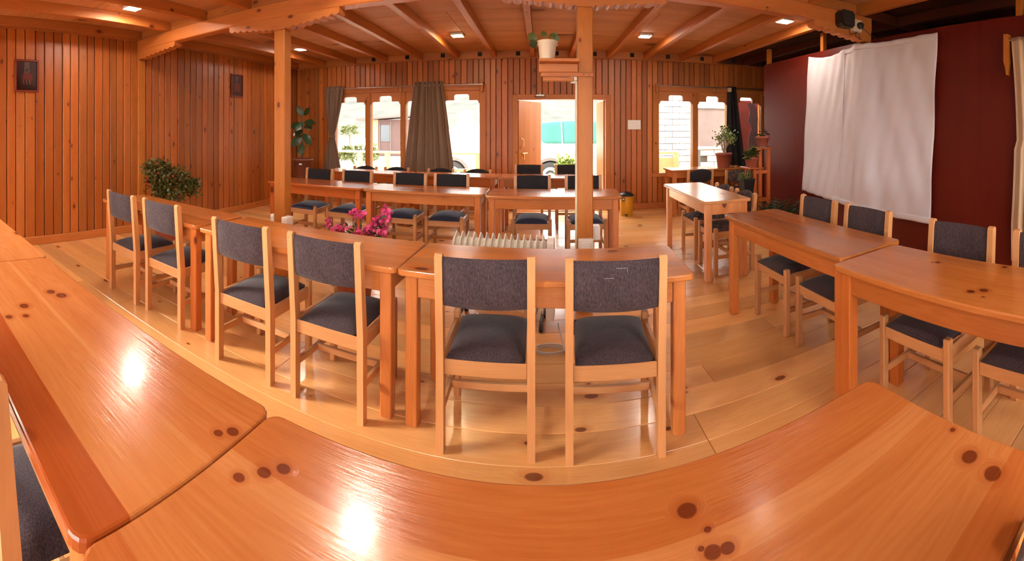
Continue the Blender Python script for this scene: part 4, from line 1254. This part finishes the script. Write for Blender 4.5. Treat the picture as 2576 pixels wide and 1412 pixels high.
# shrub by the step, bushes and young tree
def out_bush(loc, r, n, ln, mat, label, seed, name='garden_bush'):
    o = empty(name, loc); tag(o, label, 'bush'); g = random.Random(seed)
    t = bush(o, (0, 0, r[2] * .9), r, n, ln, mat, g)
    s = MB()
    for p in t[::6]: s.tube((0, 0, 0), tuple(p), .012, .006, 5)
    s.build('stems', 'stem_brown', o)
out_bush((.62, 8.95, -.02), (.30, .30, .50), 900, .09, 'leaf_bright', 'bright green shrub outside the doorway', 41)
out_bush((-6.2, 13.0, -.1), (.75, .6, .55), 900, .15, 'leaf_mid', 'round green bush outside the first window pane', 42)
o = empty('young_tree', (-9.5, 19, -.1)); tag(o, 'pale young tree behind the round bush outside', 'tree'); g = random.Random(44)
bush(o, (0, 0, 1.25), (.45, .45, .6), 380, .15, 'leaf_mid', g)
MB().tube((0, 0, 0), (0, 0, 1.2), .06, .03, 8).build('trunk', 'stem_brown', o)

# brown hut
hut = empty('garden_hut', (-8.3, 22.0, -.1), R(14)); tag(hut, 'small brown timber hut outside the second window pane', 'hut')
MB().box(-1.3, 1.3, -1.1, 1.1, .0, 2.0).build('wall', 'hut_brown', hut)
MB().box(-1.31, -.65, -1.11, -1.0, 0, 2.0).build('wall_panel', 'hut_cream', hut)
for k in range(3): MB().box(-.6 + k * .62, -.55 + k * .62, -1.14, -1.1, .2, 1.9).build('stud', 'hut_roof', hut)
MB().box(-.5, 0.0, -1.13, -1.10, .8, 1.7).build('window', 'car_glass', hut)
MB().prism([(-1.8, 1.95), (1.8, 2.2), (1.8, 2.3), (-1.8, 2.05)], -1.5, 1.4, 1).build('roof', 'hut_roof', hut)

# turquoise shade net fence
nf = empty('net_fence', (.6, 22, -.1)); tag(nf, 'turquoise shade net fence behind the car', 'fence')
solid(MB().grid(lambda u, v: (-1.3 + 4.2 * u, .05 * math.sin(u * 21), .7 + (.95 + .25 * math.sin(u * 2.2 + .2)) * v), 24, 6).build('net', 'net_turquoise', nf), .01)
for x in (-1.3, .55, 2.8): MB().tube((x, -.04, 0), (x - .1, -.04, 1.95), .03).build('post', 'white_paint', nf)

# white block wall and plastered house beyond the right window
bw = empty('block_wall', (2.9, 9.25, -.1)); tag(bw, 'whitewashed block wall outside the right window', 'wall')
MB().box(-.722, .642, .02, .20, 0, 2.6).build('mortar', 'mortar', bw)
blk = MB().cbox(-.165, .165, -.01, .19, .006, .139, .006).mesh('block')
hbk = MB().cbox(-.079, .079, -.01, .19, .006, .139, .006).mesh('block')
for r_ in range(18):
    if r_ % 2: row_ = [(-.643, hbk)] + [(-.385 + c_ * .345, blk) for c_ in range(3)] + [(.563, hbk)]
    else: row_ = [(-.557 + c_ * .345, blk) for c_ in range(4)]
    for x, me in row_: mk('block', me, 'block_white', bw, tint(.92, 1.05, .02), (x, 0, r_ * .145))
lw_ = empty('block_wall', (4.7, 9.0, -.1)); tag(lw_, 'low whitewashed block wall with a flat coping beside the porch', 'wall')
MB().box(-1.05, 1.6, .02, .20, 0, 1.02).build('mortar', 'mortar', lw_)
for r_ in range(7):
    for c_ in range(8):
        x = -.88 + c_ * .345 + (.17 if r_ % 2 else 0)
        if x < 1.5: mk('block', blk, 'block_white', lw_, tint(.92, 1.05, .02), (x, 0, r_ * .145))
MB().cbox(-1.1, 1.65, -.04, .24, 1.02, 1.08, .01).build('coping', 'block_white', lw_)
hs = empty('plastered_house', (5.6, 11.2, -.1)); tag(hs, 'pink plastered house wall beyond the low block wall', 'house')
MB().box(-1.9, 2.4, 0, .3, 0, 2.15).build('wall', 'plaster_pink', hs)
MB().box(-1.9, 2.4, -.01, .3, 2.15, 3.0).build('gable', 'white_paint', hs)
MB().box(-1.9, 2.4, -.06, .0, 2.11, 2.17).build('ledge', 'white_paint', hs)
# maroon board leaning outside the last pane and torn film on the glass
tb = MB().cbox(-.36, .40, -.015, .015, 0, 2.0, .004).build('leaning_board', 'board_maroon', None, None, (4.22, 7.62, 0)); tag(tb, 'dark maroon board standing outside the last window pane', 'board')
tf = MB().prism([(-.10, .0), (.02, .02), (.10, .10), (.12, .75), (.04, .98), (-.12, .95), (-.05, .80), (-.10, .62), (-.02, .48), (-.08, .30)], -.003, .003, 1).build('torn_film', 'torn_film', None, None, (3.98, YF + .035, .95))
tag(tf, 'torn pinkish plastic film stuck on the last window pane', 'plastic film')
